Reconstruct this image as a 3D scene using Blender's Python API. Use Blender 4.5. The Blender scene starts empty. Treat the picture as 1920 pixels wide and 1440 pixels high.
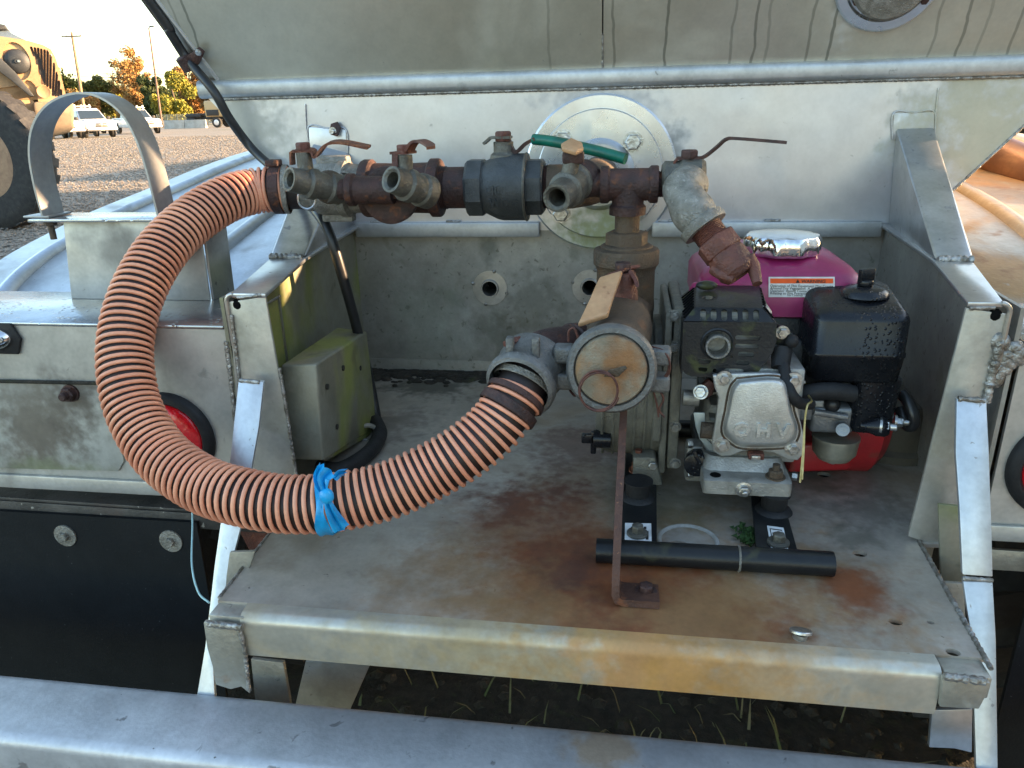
import bpy, bmesh, math, random
from mathutils import Vector, Matrix, noise as mnoise
from mathutils.geometry import delaunay_2d_cdt
random.seed(7)
V = Vector
S = bpy.context.scene
COL = S.collection
R_ = math.radians

# ------------------------------------------------------------------ camera
# world: ground z = 0, X to the right along the trailer's rear, Y into the picture, trailer deck z = 0.80
FPX = 1400.0
_y = V((219, -525, 1400)).normalized()
_x = V((9460, 280, -1400)); _x = (_x - _x.dot(_y) * _y).normalized()
_z = _x.cross(_y)
if _z.y > 0: _z = -_z
RIGHT = V((_x.x, _y.x, _z.x)); DOWN = V((_x.y, _y.y, _z.y)); FWD = V((_x.z, _y.z, _z.z))
CAM = V((0, 0, 1.32))
cd = bpy.data.cameras.new('camera'); cam = bpy.data.objects.new('camera', cd); COL.objects.link(cam)
cd.sensor_width = 36; cd.lens = 36 * FPX / 1920; cd.clip_start = .02; cd.clip_end = 3000
m3 = Matrix((RIGHT, -DOWN, -FWD)).transposed()
cam.matrix_world = Matrix.Translation(CAM) @ m3.to_4x4()
S.camera = cam

# ------------------------------------------------------------------ sky, sun, exposure
SUN_AZ, SUN_EL = 14.0, 9.0           # degrees from +X towards +Y, elevation
w = bpy.data.worlds.new('World'); S.world = w; w.use_nodes = True
nt = w.node_tree; bg = nt.nodes['Background']
sky = nt.nodes.new('ShaderNodeTexSky'); sky.sky_type = 'NISHITA'; sky.sun_disc = False
sky.sun_elevation = R_(SUN_EL); sky.sun_rotation = R_(90 - SUN_AZ)
sky.air_density = 1.0; sky.dust_density = 1.2; sky.ozone_density = 1.0
nt.links.new(sky.outputs[0], bg.inputs[0]); bg.inputs[1].default_value = .15
sl = bpy.data.lights.new('sun', 'SUN'); sl.energy = 5.0; sl.angle = R_(.6); sl.color = (1, .66, .38)
so = bpy.data.objects.new('sun', sl); COL.objects.link(so)
sd = V((math.cos(R_(SUN_EL)) * math.cos(R_(SUN_AZ)), math.cos(R_(SUN_EL)) * math.sin(R_(SUN_AZ)), math.sin(R_(SUN_EL))))
so.rotation_euler = sd.to_track_quat('Z', 'Y').to_euler(); so.location = sd * 50
S.view_settings.view_transform = 'Standard'; S.view_settings.look = 'None'
S.view_settings.exposure = 2.5; S.view_settings.gamma = 1; S.view_settings.use_curve_mapping = False
S.render.engine = 'CYCLES'
S.cycles.max_bounces = 8; S.cycles.use_denoising = True

# ------------------------------------------------------------------ pixel -> point on a plane
def ray(px, py): return RIGHT * (px - 960) + DOWN * (py - 720) + FWD * FPX
def upl(px, py, p, n):
    d = ray(px, py); n = V(n); return CAM + d * ((V(p) - CAM).dot(n) / d.dot(n))
def uy(px, py, Y): return upl(px, py, (0, Y, 0), (0, 1, 0))
def uz(px, py, Z): return upl(px, py, (0, 0, Z), (0, 0, 1))
def ux(px, py, X): return upl(px, py, (X, 0, 0), (1, 0, 0))

# ------------------------------------------------------------------ materials
MATS = {}
def M(name, c1, c2=None, n=6.0, lo=.35, hi=.65, rough=.5, rvar=0.0, metal=0.0, spots=(), pos=(), bump=0.0, bscale=60.0,
      bvec=(1, 1, 1), coat=0.0, spec=.5, drops=0.0, dscale=220.0, trans=0.0, sss=0.0, emis=None, vec=(1, 1, 1), brushed=0.0, dist=.3, fine=.20):
    if name in MATS: return MATS[name]
    m = bpy.data.materials.new(name); m.use_nodes = True; t = m.node_tree; N = t.nodes; L = t.links
    b = N['Principled BSDF']; tc = N.new('ShaderNodeTexCoord')
    def mapped(v, off=0):
        mp = N.new('ShaderNodeMapping'); mp.inputs['Scale'].default_value = v; mp.inputs['Location'].default_value = (off, off * .7, off * 1.3)
        L.new(tc.outputs['Object'], mp.inputs['Vector']); return mp.outputs[0]
    def noise(scale, v=(1, 1, 1), detail=6, off=0, dst=0.0):
        x = N.new('ShaderNodeTexNoise'); x.inputs['Scale'].default_value = scale; x.inputs['Detail'].default_value = detail
        x.inputs['Distortion'].default_value = dst
        L.new(mapped(v, off), x.inputs['Vector']); return x.outputs['Fac']
    def rmp(src, a, b_):
        x = N.new('ShaderNodeMapRange'); x.interpolation_type = 'SMOOTHSTEP'
        x.inputs[1].default_value = a; x.inputs[2].default_value = b_; L.new(src, x.inputs[0]); return x.outputs[0]
    def mth(op, a, b_=None):
        x = N.new('ShaderNodeMath'); x.operation = op
        for i, q in enumerate((a, b_)):
            if q is None: continue
            if isinstance(q, (int, float)): x.inputs[i].default_value = q
            else: L.new(q, x.inputs[i])
        return x.outputs[0]
    def mix(fac, a, b_):
        x = N.new('ShaderNodeMix'); x.data_type = 'RGBA'
        if isinstance(fac, (int, float)): x.inputs[0].default_value = fac
        else: L.new(fac, x.inputs[0])
        for i, q in ((6, a), (7, b_)):
            if isinstance(q, tuple): x.inputs[i].default_value = (*q, 1)
            else: L.new(q, x.inputs[i])
        return x.outputs[2]
    col = tuple(c1)
    if c2: col = mix(rmp(noise(n, vec, dst=dist), lo, hi), tuple(c1), tuple(c2))
    dirt = None
    for i, sp in enumerate(spots):        # (colour, scale, lo, hi, strength, vec)
        c, sc, a, z, st = sp[:5]; v = sp[5] if len(sp) > 5 else (1, 1, 1)
        f = mth('MULTIPLY', rmp(noise(sc, v, off=3.7 * (i + 1), dst=.5), a, z), st)
        col = mix(f, col, tuple(c)); dirt = f if dirt is None else mth('MAXIMUM', dirt, f)
    for i, (c, p, r, st, v) in enumerate(pos):     # a stain or painted shadow at one place: centre, radius, strength, axis scale
        mp = N.new('ShaderNodeMapping'); mp.vector_type = 'POINT'
        mp.inputs['Location'].default_value = tuple(-p[k] * v[k] for k in range(3)); mp.inputs['Scale'].default_value = v
        L.new(tc.outputs['Object'], mp.inputs['Vector'])
        ln = N.new('ShaderNodeVectorMath'); ln.operation = 'LENGTH'; L.new(mp.outputs[0], ln.inputs[0])
        d = mth('DIVIDE', ln.outputs['Value'], r)
        nn = noise(14, (1, 1, 1), 8, off=1.1 * i + 9, dst=.8)
        d = mth('ADD', d, mth('MULTIPLY', mth('SUBTRACT', nn, .5), 1.7))
        d = mth('ADD', d, mth('MULTIPLY', mth('SUBTRACT', noise(75, (1, 1, 1), 6, off=2.3 * i + 4), .5), 1.1))
        f = mth('MULTIPLY', rmp(d, 1.0, .15), st)
        col = mix(f, col, tuple(c)); dirt = f if dirt is None else mth('MAXIMUM', dirt, f)
    if fine:
        fx = N.new('ShaderNodeMix'); fx.data_type = 'RGBA'; fx.blend_type = 'MULTIPLY'; fx.inputs[0].default_value = 1.0
        if isinstance(col, tuple): fx.inputs[6].default_value = (*col, 1)
        else: L.new(col, fx.inputs[6])
        g1 = noise(38, detail=10, off=51); g2 = noise(170, detail=4, off=61); gm = N.new('ShaderNodeMapRange'); gm.inputs[1].default_value = .3; gm.inputs[2].default_value = .7; gm.inputs[3].default_value = 1 - fine; gm.inputs[4].default_value = 1 + fine * .55
        L.new(mth('ADD', mth('MULTIPLY', g1, .62), mth('MULTIPLY', g2, .38)), gm.inputs[0]); L.new(gm.outputs[0], fx.inputs[7]); col = fx.outputs[2]
    if isinstance(col, tuple): b.inputs['Base Color'].default_value = (*col, 1)
    else: L.new(col, b.inputs['Base Color'])
    b.inputs['Metallic'].default_value = metal
    if metal > .3 and dirt is not None:
        L.new(mth('MULTIPLY', mth('SUBTRACT', 1.0, dirt), metal), b.inputs['Metallic'])
    rv = rough
    if rvar: rv = mth('ADD', rough - rvar / 2, mth('MULTIPLY', noise(n * 3.1, vec, off=21), rvar))
    if dirt is not None and rough < .6: rv = mth('ADD', rv, mth('MULTIPLY', dirt, .25))
    if isinstance(rv, (int, float)): b.inputs['Roughness'].default_value = rv
    else: L.new(rv, b.inputs['Roughness'])
    b.inputs['Specular IOR Level'].default_value = spec; b.inputs['Coat Weight'].default_value = coat; b.inputs['Coat Roughness'].default_value = .12
    if trans: b.inputs['Transmission Weight'].default_value = trans
    if sss: b.inputs['Subsurface Weight'].default_value = sss; b.inputs['Subsurface Radius'].default_value = (.01, .004, .002)
    if emis: b.inputs['Emission Color'].default_value = (*emis[0], 1); b.inputs['Emission Strength'].default_value = emis[1]
    nrm = None
    def addbump(h, st, dd):
        nonlocal nrm
        x = N.new('ShaderNodeBump'); x.inputs['Strength'].default_value = st; x.inputs['Distance'].default_value = dd
        L.new(h, x.inputs['Height'])
        if nrm: L.new(nrm, x.inputs['Normal'])
        nrm = x.outputs[0]
    if metal > .3 and ('steel' in name or name in ('fender_alloy', 'strut_alloy', 'plate_faded')):
        addbump(noise(6, detail=2, off=41), .35, .008); addbump(noise(240, (1, .06, .06), 2, off=17), .06, .0006)
    if brushed: addbump(noise(30, (1, 1, 40), 4, off=5), brushed, .0006)
    if bump: addbump(noise(bscale, bvec, 5, off=2), bump, .004)
    if drops:
        vo = N.new('ShaderNodeTexVoronoi'); vo.inputs['Scale'].default_value = dscale; L.new(mapped((1, 1, .8)), vo.inputs['Vector'])
        g = rmp(vo.outputs['Distance'], .38, .1); k = rmp(noise(24, (1, 1, .35), 3, off=31), .48, .6)
        addbump(mth('MULTIPLY', g, k), drops, .003)
    if nrm: L.new(nrm, b.inputs['Normal'])
    MATS[name] = m; return m

# ------------------------------------------------------------------ mesh helper
def frame(axis):
    a = V(axis).normalized(); q = V((0, 0, 1)) if abs(a.z) < .9 else V((1, 0, 0))
    u = q.cross(a).normalized(); return u, a.cross(u).normalized(), a
class MB:
    def __init__(s): s.v = []; s.f = []
    def add(s, vs, fs):
        o = len(s.v); s.v += [V(x) for x in vs]; s.f += [tuple(i + o for i in f) for f in fs]; return s
    def box(s, c, d, rot=None):
        c = V(c); h = V(d) / 2; vs = [V((x * h.x, y * h.y, z * h.z)) for x in (-1, 1) for y in (-1, 1) for z in (-1, 1)]
        if rot: vs = [rot @ x for x in vs]
        return s.add([c + x for x in vs], [(0, 1, 3, 2), (4, 6, 7, 5), (0, 4, 5, 1), (2, 3, 7, 6), (0, 2, 6, 4), (1, 5, 7, 3)])
    def bb(s, x0, x1, y0, y1, z0, z1): return s.box(((x0 + x1) / 2, (y0 + y1) / 2, (z0 + z1) / 2), (abs(x1 - x0), abs(y1 - y0), abs(z1 - z0)))
    def prism(s, poly, ext):
        n = len(poly); e = V(ext); a = [V(p) for p in poly]
        return s.add(a + [p + e for p in a], [tuple(range(n))[::-1], tuple(range(n, 2 * n))] + [(i, (i + 1) % n, n + (i + 1) % n, n + i) for i in range(n)])
    def loft(s, A, B):
        n = len(A); return s.add(list(A) + list(B), [tuple(range(n))[::-1], tuple(range(n, 2 * n))] + [(i, (i + 1) % n, n + (i + 1) % n, n + i) for i in range(n)])
    def lathe(s, o, axis, prof, seg=32, cap0=True, cap1=True, ang=0.0):
        u, w_, a = frame(axis); o = V(o); vs = []; k = len(prof)
        for r, h in prof:
            for i in range(seg):
                t = 2 * math.pi * i / seg + ang; vs.append(o + a * h + (u * math.cos(t) + w_ * math.sin(t)) * r)
        fs = [(j * seg + i, j * seg + (i + 1) % seg, (j + 1) * seg + (i + 1) % seg, (j + 1) * seg + i) for j in range(k - 1) for i in range(seg)]
        if cap0: fs.append(tuple(range(seg))[::-1])
        if cap1: fs.append(tuple(range((k - 1) * seg, k * seg)))
        return s.add(vs, fs)
    def cyl(s, p0, p1, r0, r1=None, seg=20):
        p0 = V(p0); p1 = V(p1); r1 = r0 if r1 is None else r1
        return s.lathe(p0, p1 - p0, [(r0, 0), (r1, (p1 - p0).length)], seg)
    def pipe(s, p0, p1, ro, ri, seg=24, depth=None):
        p0 = V(p0); p1 = V(p1); l = (p1 - p0).length; d = l * .8 if depth is None else depth
        return s.lathe(p0, p1 - p0, [(ro, 0), (ro, l), (ri, l), (ri, l - d)], seg)
    def tube(s, path, r, seg=12, cap=True, closed=False):
        P = [V(p) for p in path]; n = len(P); rr = r if isinstance(r, (list, tuple)) else [r] * n
        T = []
        for i in range(n):
            a = P[(i + 1) % n] if (closed or i < n - 1) else P[i]; b = P[i - 1] if (closed or i > 0) else P[i]
            T.append((a - b).normalized())
        u, w_, _ = frame(T[0]); vs = []
        for i in range(n):
            if i:
                q = T[i - 1].rotation_difference(T[i]); u = q @ u
            u = (u - u.dot(T[i]) * T[i]).normalized(); w_ = T[i].cross(u)
            for k in range(seg):
                t = 2 * math.pi * k / seg; vs.append(P[i] + (u * math.cos(t) + w_ * math.sin(t)) * rr[i])
        m = n if closed else n - 1
        fs = [(i * seg + k, i * seg + (k + 1) % seg, ((i + 1) % n) * seg + (k + 1) % seg, ((i + 1) % n) * seg + k) for i in range(m) for k in range(seg)]
        if cap and not closed: fs += [tuple(range(seg))[::-1], tuple(range((n - 1) * seg, n * seg))]
        return s.add(vs, fs)
    def sphere(s, c, r, sc=(1, 1, 1), seg=14, rings=8):
        c = V(c); vs = [c + V((0, 0, -r * sc[2]))]
        for j in range(1, rings):
            p = math.pi * j / rings - math.pi / 2
            for i in range(seg):
                t = 2 * math.pi * i / seg; vs.append(c + V((r * sc[0] * math.cos(p) * math.cos(t), r * sc[1] * math.cos(p) * math.sin(t), r * sc[2] * math.sin(p))))
        vs.append(c + V((0, 0, r * sc[2]))); e = len(vs) - 1
        fs = [(0, 1 + (i + 1) % seg, 1 + i) for i in range(seg)] + [(e, e - seg + i, e - seg + (i + 1) % seg) for i in range(seg)]
        fs += [(1 + j * seg + i, 1 + j * seg + (i + 1) % seg, 1 + (j + 1) * seg + (i + 1) % seg, 1 + (j + 1) * seg + i) for j in range(rings - 2) for i in range(seg)]
        return s.add(vs, fs)
    def torus(s, c, axis, R, r, seg=40, rs=8, a0=0, a1=2 * math.pi):
        u, w_, a = frame(axis); c = V(c); full = abs(a1 - a0 - 2 * math.pi) < 1e-6
        pts = [c + (u * math.cos(a0 + (a1 - a0) * i / seg) + w_ * math.sin(a0 + (a1 - a0) * i / seg)) * R for i in range(seg + (0 if full else 1))]
        return s.tube(pts, r, rs, closed=full)
    def hexbolt(s, p, axis, r, h, washer=0.0, wh=.0015, shank=0.0):
        a = V(axis).normalized(); p = V(p)
        if washer: s.lathe(p - a * .001, a, [(washer, 0), (washer, wh + .001)], 20); p = p + a * wh
        s.lathe(p - a * .001, a, [(r, 0), (r, h * .85 + .001), (r * .86, h + .001)], 6)
        if shank: s.lathe(p + a * h, a, [(r * .55, 0), (r * .55, shank), (r * .42, shank + .0015)], 14)
        return s
    def plate(s, outer, holes, org, e1, e2, ext):
        """flat plate with holes: 2-D outlines in the (e1,e2) frame at org, thickness vector ext"""
        org = V(org); e1 = V(e1); e2 = V(e2); ext = V(ext)
        pts = [V(p) for p in outer]; loops = [list(range(len(outer)))]
        for h in holes:
            o = len(pts); pts += [V(p) for p in h]; loops.append(list(range(o, o + len(h))))
        ed = [(l[i], l[(i + 1) % len(l)]) for l in loops for i in range(len(l))]
        r = delaunay_2d_cdt(pts, ed, [], 0, 1e-7)
        vs = [org + e1 * p.x + e2 * p.y for p in r[0]]; n = len(vs)
        def inside(c, poly):
            w2 = False
            for i in range(len(poly)):
                (xa, ya), (xb, yb) = poly[i][:2], poly[i - 1][:2]
                if (ya > c.y) != (yb > c.y) and c.x < (xb - xa) * (c.y - ya) / (yb - ya) + xa: w2 = not w2
            return w2
        fs = []
        for f in r[2]:
            c = sum((r[0][i] for i in f), V((0, 0))) / len(f)
            if inside(c, outer) and not any(inside(c, h) for h in holes): fs.append(tuple(f))
        out = list(fs) + [tuple(i + n for i in f[::-1]) for f in fs]
        cnt = {}
        for f in fs:
            for i in range(len(f)):
                k = (f[i], f[(i + 1) % len(f)]); cnt[frozenset(k)] = cnt.get(frozenset(k), []) + [k]
        for k, q in cnt.items():
            if len(q) == 1: a, b = q[0]; out.append((b, a, a + n, b + n))
        return s.add(vs + [v + ext for v in vs], out)
    def build(s, name, mat, parent=None, bevel=0.0, smooth=30, seg=2, kind=None, label=None, sub=0):
        me = bpy.data.meshes.new(name); me.from_pydata([tuple(v) for v in s.v], [], s.f)
        bm = bmesh.new(); bm.from_mesh(me); bmesh.ops.recalc_face_normals(bm, faces=bm.faces)
        if bevel:
            bmesh.ops.remove_doubles(bm, verts=bm.verts, dist=1e-5)
            es = [e for e in bm.edges if len(e.link_faces) == 2 and e.calc_face_angle(0) > R_(28)]
            if es: bmesh.ops.bevel(bm, geom=es, offset=bevel, segments=seg, profile=.5, affect='EDGES', clamp_overlap=True)
        bm.to_mesh(me); bm.free()
        if smooth:
            for p in me.polygons: p.use_smooth = True
            me.set_sharp_from_angle(angle=R_(smooth))
        me.materials.append(mat)
        o = bpy.data.objects.new(name, me); COL.objects.link(o)
        if parent is not None:
            o.parent = parent
            if parent.type == 'EMPTY': o.location = -parent.location
        if kind: o['kind'] = kind
        if label: o['label'] = label
        return o
def thing(name, label, cat, loc=(0, 0, 0), group=None):
    o = bpy.data.objects.new(name, None); COL.objects.link(o); o.location = loc; o.empty_display_size = .05
    o['label'] = label; o['category'] = cat
    if group: o['group'] = group
    return o
def tag(o, label, cat, group=None):
    o['label'] = label; o['category'] = cat
    if group: o['group'] = group
    return o
def circ(cx, cy, r, n=20, ry=None): return [(cx + r * math.cos(2 * math.pi * i / n), cy + (ry or r) * math.sin(2 * math.pi * i / n)) for i in range(n)]
def slot(x0, y0, x1, y1, r, n=6):
    a = math.atan2(y1 - y0, x1 - x0); out = []
    for i in range(n + 1): t = a - math.pi / 2 + math.pi * i / n; out.append((x1 + r * math.cos(t), y1 + r * math.sin(t)))
    for i in range(n + 1): t = a + math.pi / 2 + math.pi * i / n; out.append((x0 + r * math.cos(t), y0 + r * math.sin(t)))
    return out
def spline(pts, n=12):
    P = [V(p) for p in pts]; P = [P[0] * 2 - P[1]] + P + [P[-1] * 2 - P[-2]]; out = []
    for i in range(1, len(P) - 2):
        a, b, c, d = P[i - 1:i + 3]
        for k in range(n):
            t = k / n
            out.append(.5 * ((2 * b) + (c - a) * t + (2 * a - 5 * b + 4 * c - d) * t * t + (3 * b - a - 3 * c + d) * t ** 3))
    out.append(P[-2]); return out
def resample(path, step):
    out = [path[0]]; acc = 0
    for a, b in zip(path, path[1:]):
        l = (b - a).length; d = step - acc
        while d <= l: out.append(a + (b - a) * (d / l)); d += step
        acc = (acc + l) % step if l else acc
    return out
def weld(parent, pts, r=.004, name='weld_bead', mat=None):
    r *= .68
    P = resample(spline(pts, 8), .0028)
    if len(P) < 3: P = [V(p) for p in pts]
    rr = [r * (.75 + .5 * abs(math.sin(i * 1.1 + random.random() * .8)) + .25 * random.random()) for i in range(len(P))]
    return MB().tube(P, rr, 8).build(name, mat or MATS['weld_metal'], parent, smooth=60)
def text_mesh(name, body, size, org, e1, e2, mat, parent, ext=.0004, align='LEFT', bold=0.0):
    cu = bpy.data.curves.new(name, 'FONT'); cu.body = body; cu.size = size; cu.extrude = ext; cu.align_x = align; cu.resolution_u = 2; cu.offset = bold
    o = bpy.data.objects.new(name, cu); COL.objects.link(o)
    bpy.context.view_layer.update(); dg = bpy.context.evaluated_depsgraph_get()
    me = bpy.data.meshes.new_from_object(o.evaluated_get(dg)); bpy.data.objects.remove(o); bpy.data.curves.remove(cu)
    e1 = V(e1).normalized(); e2 = V(e2).normalized(); e3 = e1.cross(e2); org = V(org)
    for v in me.vertices: v.co = org + e1 * v.co.x + e2 * v.co.y + e3 * v.co.z
    me.materials.clear(); me.materials.append(mat); me.name = name
    o = bpy.data.objects.new(name, me); COL.objects.link(o); o.parent = parent
    if parent is not None and parent.type == 'EMPTY': o.location = -parent.location
    return o

# ------------------------------------------------------------------ material library
ST = (.50, .48, .45); ST2 = (.40, .38, .35)
M('steel', ST, ST2, 5, rough=.36, rvar=.14, metal=.85, spots=[((.16, .14, .10), 9, .60, .75, .45), ((.05, .045, .04), 60, .69, .73, .7)], bump=.05, bscale=240, brushed=.0)
M('steel_bright', (.56, .57, .58), (.46, .47, .48), 4, rough=.33, rvar=.12, metal=.88, spots=[((.10, .09, .08), 90, .70, .73, .6), ((.2, .18, .14), 7, .62, .8, .35)], bump=.03, bscale=300)
M('weld_metal', (.45, .44, .42), (.22, .2, .17), 90, rough=.38, metal=.8, bump=.6, bscale=300)
M('rust_dark', (.045, .026, .024), (.076, .036, .030), 40, rough=.62, rvar=.2, metal=.25, spots=[((.22, .075, .025), 70, .58, .72, .55), ((.02, .014, .014), 26, .6, .72, .7)], bump=.5, bscale=260)
M('rust_iron', (.075, .058, .042), (.112, .076, .048), 26, rough=.66, rvar=.2, metal=.2, spots=[((.24, .095, .035), 34, .58, .74, .45), ((.04, .032, .026), 18, .58, .75, .6)], bump=.6, bscale=330)
M('rust_red', (.135, .044, .029), (.078, .029, .022), 45, rough=.6, rvar=.2, spots=[((.28, .10, .045), 90, .62, .74, .5), ((.045, .018, .015), 30, .6, .75, .7)], bump=.6, bscale=280)
M('rust_bright', (.24, .085, .04), (.12, .042, .028), 80, rough=.5, metal=.2, spots=[((.5, .24, .12), 150, .6, .7, .6)], bump=.7, bscale=350)
M('cast_black', (.045, .050, .052), (.070, .076, .080), 30, rough=.5, rvar=.15, metal=.3, spots=[((.13, .10, .07), 40, .64, .78, .5), ((.02, .02, .02), 22, .6, .74, .6)], bump=.35, bscale=420)
M('galvanised', (.30, .29, .26), (.20, .19, .165), 70, rough=.55, rvar=.2, metal=.45, spots=[((.14, .09, .05), 30, .62, .78, .4), ((.44, .43, .40), 160, .6, .7, .6)], bump=.7, bscale=420)
M('brass_dull', (.155, .15, .128), (.105, .10, .085), 50, rough=.5, rvar=.2, metal=.5, spots=[((.24, .235, .21), 120, .6, .72, .5), ((.07, .06, .05), 40, .6, .74, .6)], bump=.4, bscale=350)
M('alloy', (.40, .395, .37), (.28, .275, .25), 30, rough=.5, rvar=.18, metal=.6, spots=[((.20, .17, .085), 22, .58, .78, .5), ((.09, .075, .05), 60, .66, .76, .6)], bump=.3, bscale=380)
M('alloy_cover', (.60, .60, .58), (.50, .50, .47), 18, rough=.42, rvar=.12, metal=.7, spots=[((.30, .24, .15), 26, .64, .8, .45), ((.16, .09, .04), 90, .70, .78, .5)], bump=.2, bscale=500)
M('pump_alloy', (.15, .145, .12), (.20, .19, .155), 45, rough=.6, rvar=.15, metal=.45, spots=[((.10, .10, .045), 12, .5, .72, .6), ((.06, .05, .04), 70, .6, .74, .6)], bump=.5, bscale=450)
M('cap_face', (.27, .24, .18), (.205, .175, .125), 40, rough=.6, metal=.4, spots=[((.30, .15, .05), 22, .52, .7, .65), ((.12, .08, .04), 60, .62, .74, .6)], pos=[((.26, .11, .03), (-.008, .795, 1.035), .05, .9, (1, 0, 1))], bump=.35, bscale=450)
M('bright_bolt', (.62, .63, .63), (.42, .41, .38), 120, rough=.32, metal=.9, bump=.2, bscale=300)
M('chrome', (.75, .75, .76), rough=.1, metal=1, bump=.16, bscale=90)
M('black_plastic', (.007, .008, .011), (.011, .012, .015), 20, rough=.27, rvar=.12, spec=.36, drops=.55, dscale=210, spots=[((.035, .038, .04), 35, .64, .8, .3, (1, 1, .35))])
M('black_paint', (.007, .008, .010), (.012, .013, .014), 25, spec=.36, rough=.32, rvar=.15, metal=.0, spots=[((.06, .06, .03), 26, .62, .78, .5), ((.11, .085, .05), 120, .72, .76, .5)], bump=.1, bscale=300)
M('guard_black', (.012, .013, .015), (.020, .021, .022), 25, spec=.4, rough=.38, rvar=.2, spots=[((.085, .095, .025), 30, .56, .72, .6), ((.10, .10, .09), 160, .68, .74, .35)], bump=.2, bscale=300)
M('rubber', (.009, .009, .010), (.018, .018, .019), 30, spec=.35, rough=.62, rvar=.15, spots=[((.07, .06, .05), 50, .62, .8, .4)], bump=.2, bscale=300)
M('cable_black', (.011, .012, .014), (.02, .02, .021), 40, rough=.38, rvar=.2)
M('flap_black', (.006, .008, .010), (.009, .011, .013), 10, rough=.6, spec=.22, spots=[((.10, .11, .12), 240, .71, .74, .55)], bump=.12, bscale=260)
M('tank_magenta', (.32, .018, .11), (.25, .014, .085), 8, rough=.42, rvar=.12, spots=[((.45, .10, .24), 14, .6, .8, .35), ((.11, .02, .045), 130, .72, .76, .7)], coat=.2, bump=.04, bscale=60)
M('shroud_red', (.50, .025, .03), (.42, .02, .026), 12, rough=.4, spots=[((.14, .09, .05), 30, .58, .78, .55)], coat=.2)
M('hose_peach', (.82, .37, .225), (.74, .30, .18), 20, rough=.45, rvar=.12, spots=[((.42, .17, .10), 60, .66, .8, .5)], sss=.0)
M('hose_wall', (.014, .009, .008), (.026, .015, .013), 40, rough=.55, spots=[((.16, .12, .09), 150, .70, .76, .6)])
M('ribbon_blue', (.005, .27, .62), (.01, .36, .72), 40, rough=.32, bump=.3, bscale=90)
M('cast_grey', (.17, .17, .165), (.12, .12, .115), 50, rough=.5, rvar=.2, metal=.4, spots=[((.26, .26, .25), 120, .6, .7, .5), ((.12, .11, .05), 24, .6, .75, .5)], bump=.4, bscale=380)
M('grip_tan', (.52, .30, .155), (.46, .255, .13), 50, rough=.5, spots=[((.18, .06, .03), 45, .64, .76, .6)], bump=.2, bscale=200)
M('grip_green', (.0, .13, .085), (.005, .09, .06), 40, rough=.38)
M('lens_red', (.78, .010, .022), (.62, .006, .012), 120, rough=.16, coat=.6, bump=.5, bscale=90)
M('label_white', (.72, .74, .75), (.6, .62, .62), 60, rough=.4)
M('label_orange', (.85, .11, .015), rough=.4)
M('print_black', (.015, .015, .015), rough=.5)
M('wire_rust', (.13, .05, .035), (.07, .03, .025), 120, rough=.55, metal=.3)
M('wire_yellow', (.52, .42, .18), (.4, .3, .1), 90, rough=.4)
M('wire_pale', (.42, .66, .68), rough=.4)
M('moss', (.045, .10, .018), (.02, .05, .01), 90, rough=.85, bump=.6, bscale=200)
M('dirt', (.035, .028, .020), (.018, .016, .011), 40, rough=.95, spots=[((.05, .06, .018), 22, .55, .75, .6), ((.12, .10, .075), 120, .66, .74, .6)], bump=1, bscale=120)
M('void', (.004, .004, .004), rough=.9, spec=.1)
# ================================================================== GROUND
GRAVEL = M('gravel', (.30, .255, .20), (.16, .135, .105), 9, lo=.3, hi=.7, rough=.95, spots=[((.42, .37, .30), 26, .56, .66, .7), ((.075, .062, .048), 34, .58, .68, .8), ((.13, .12, .06), .22, .56, .7, .7), ((.34, .28, .22), .09, .5, .7, .5)], bump=1.0, bscale=14)
g = MB(); gx = [-900, -300, -90, -30, -12, -4, 4, 12, 30, 90, 300, 900]
for i, x in enumerate(gx):
    for y in gx: g.v.append(V((x, y, 0)))
n_ = len(gx)
g.f = [(i * n_ + j, (i + 1) * n_ + j, (i + 1) * n_ + j + 1, i * n_ + j + 1) for i in range(n_ - 1) for j in range(n_ - 1)]
ground = g.build('ground', GRAVEL, smooth=0, kind='structure')
ds = MB(); pts = []
for i in range(48):
    t = 2 * math.pi * i / 48; pts.append(V((1.9 * math.cos(t) * (1 + .12 * math.sin(5 * t)) - .05, 1.6 + 2.2 * math.sin(t) * (1 + .1 * math.cos(3 * t)), .004)))
ds.v = pts; ds.f = [tuple(range(48))]
soil = ds.build('soil', MATS['dirt'], smooth=0, kind='structure')  # soil colour kept extra dark to paint in the shade under the deck

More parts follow.
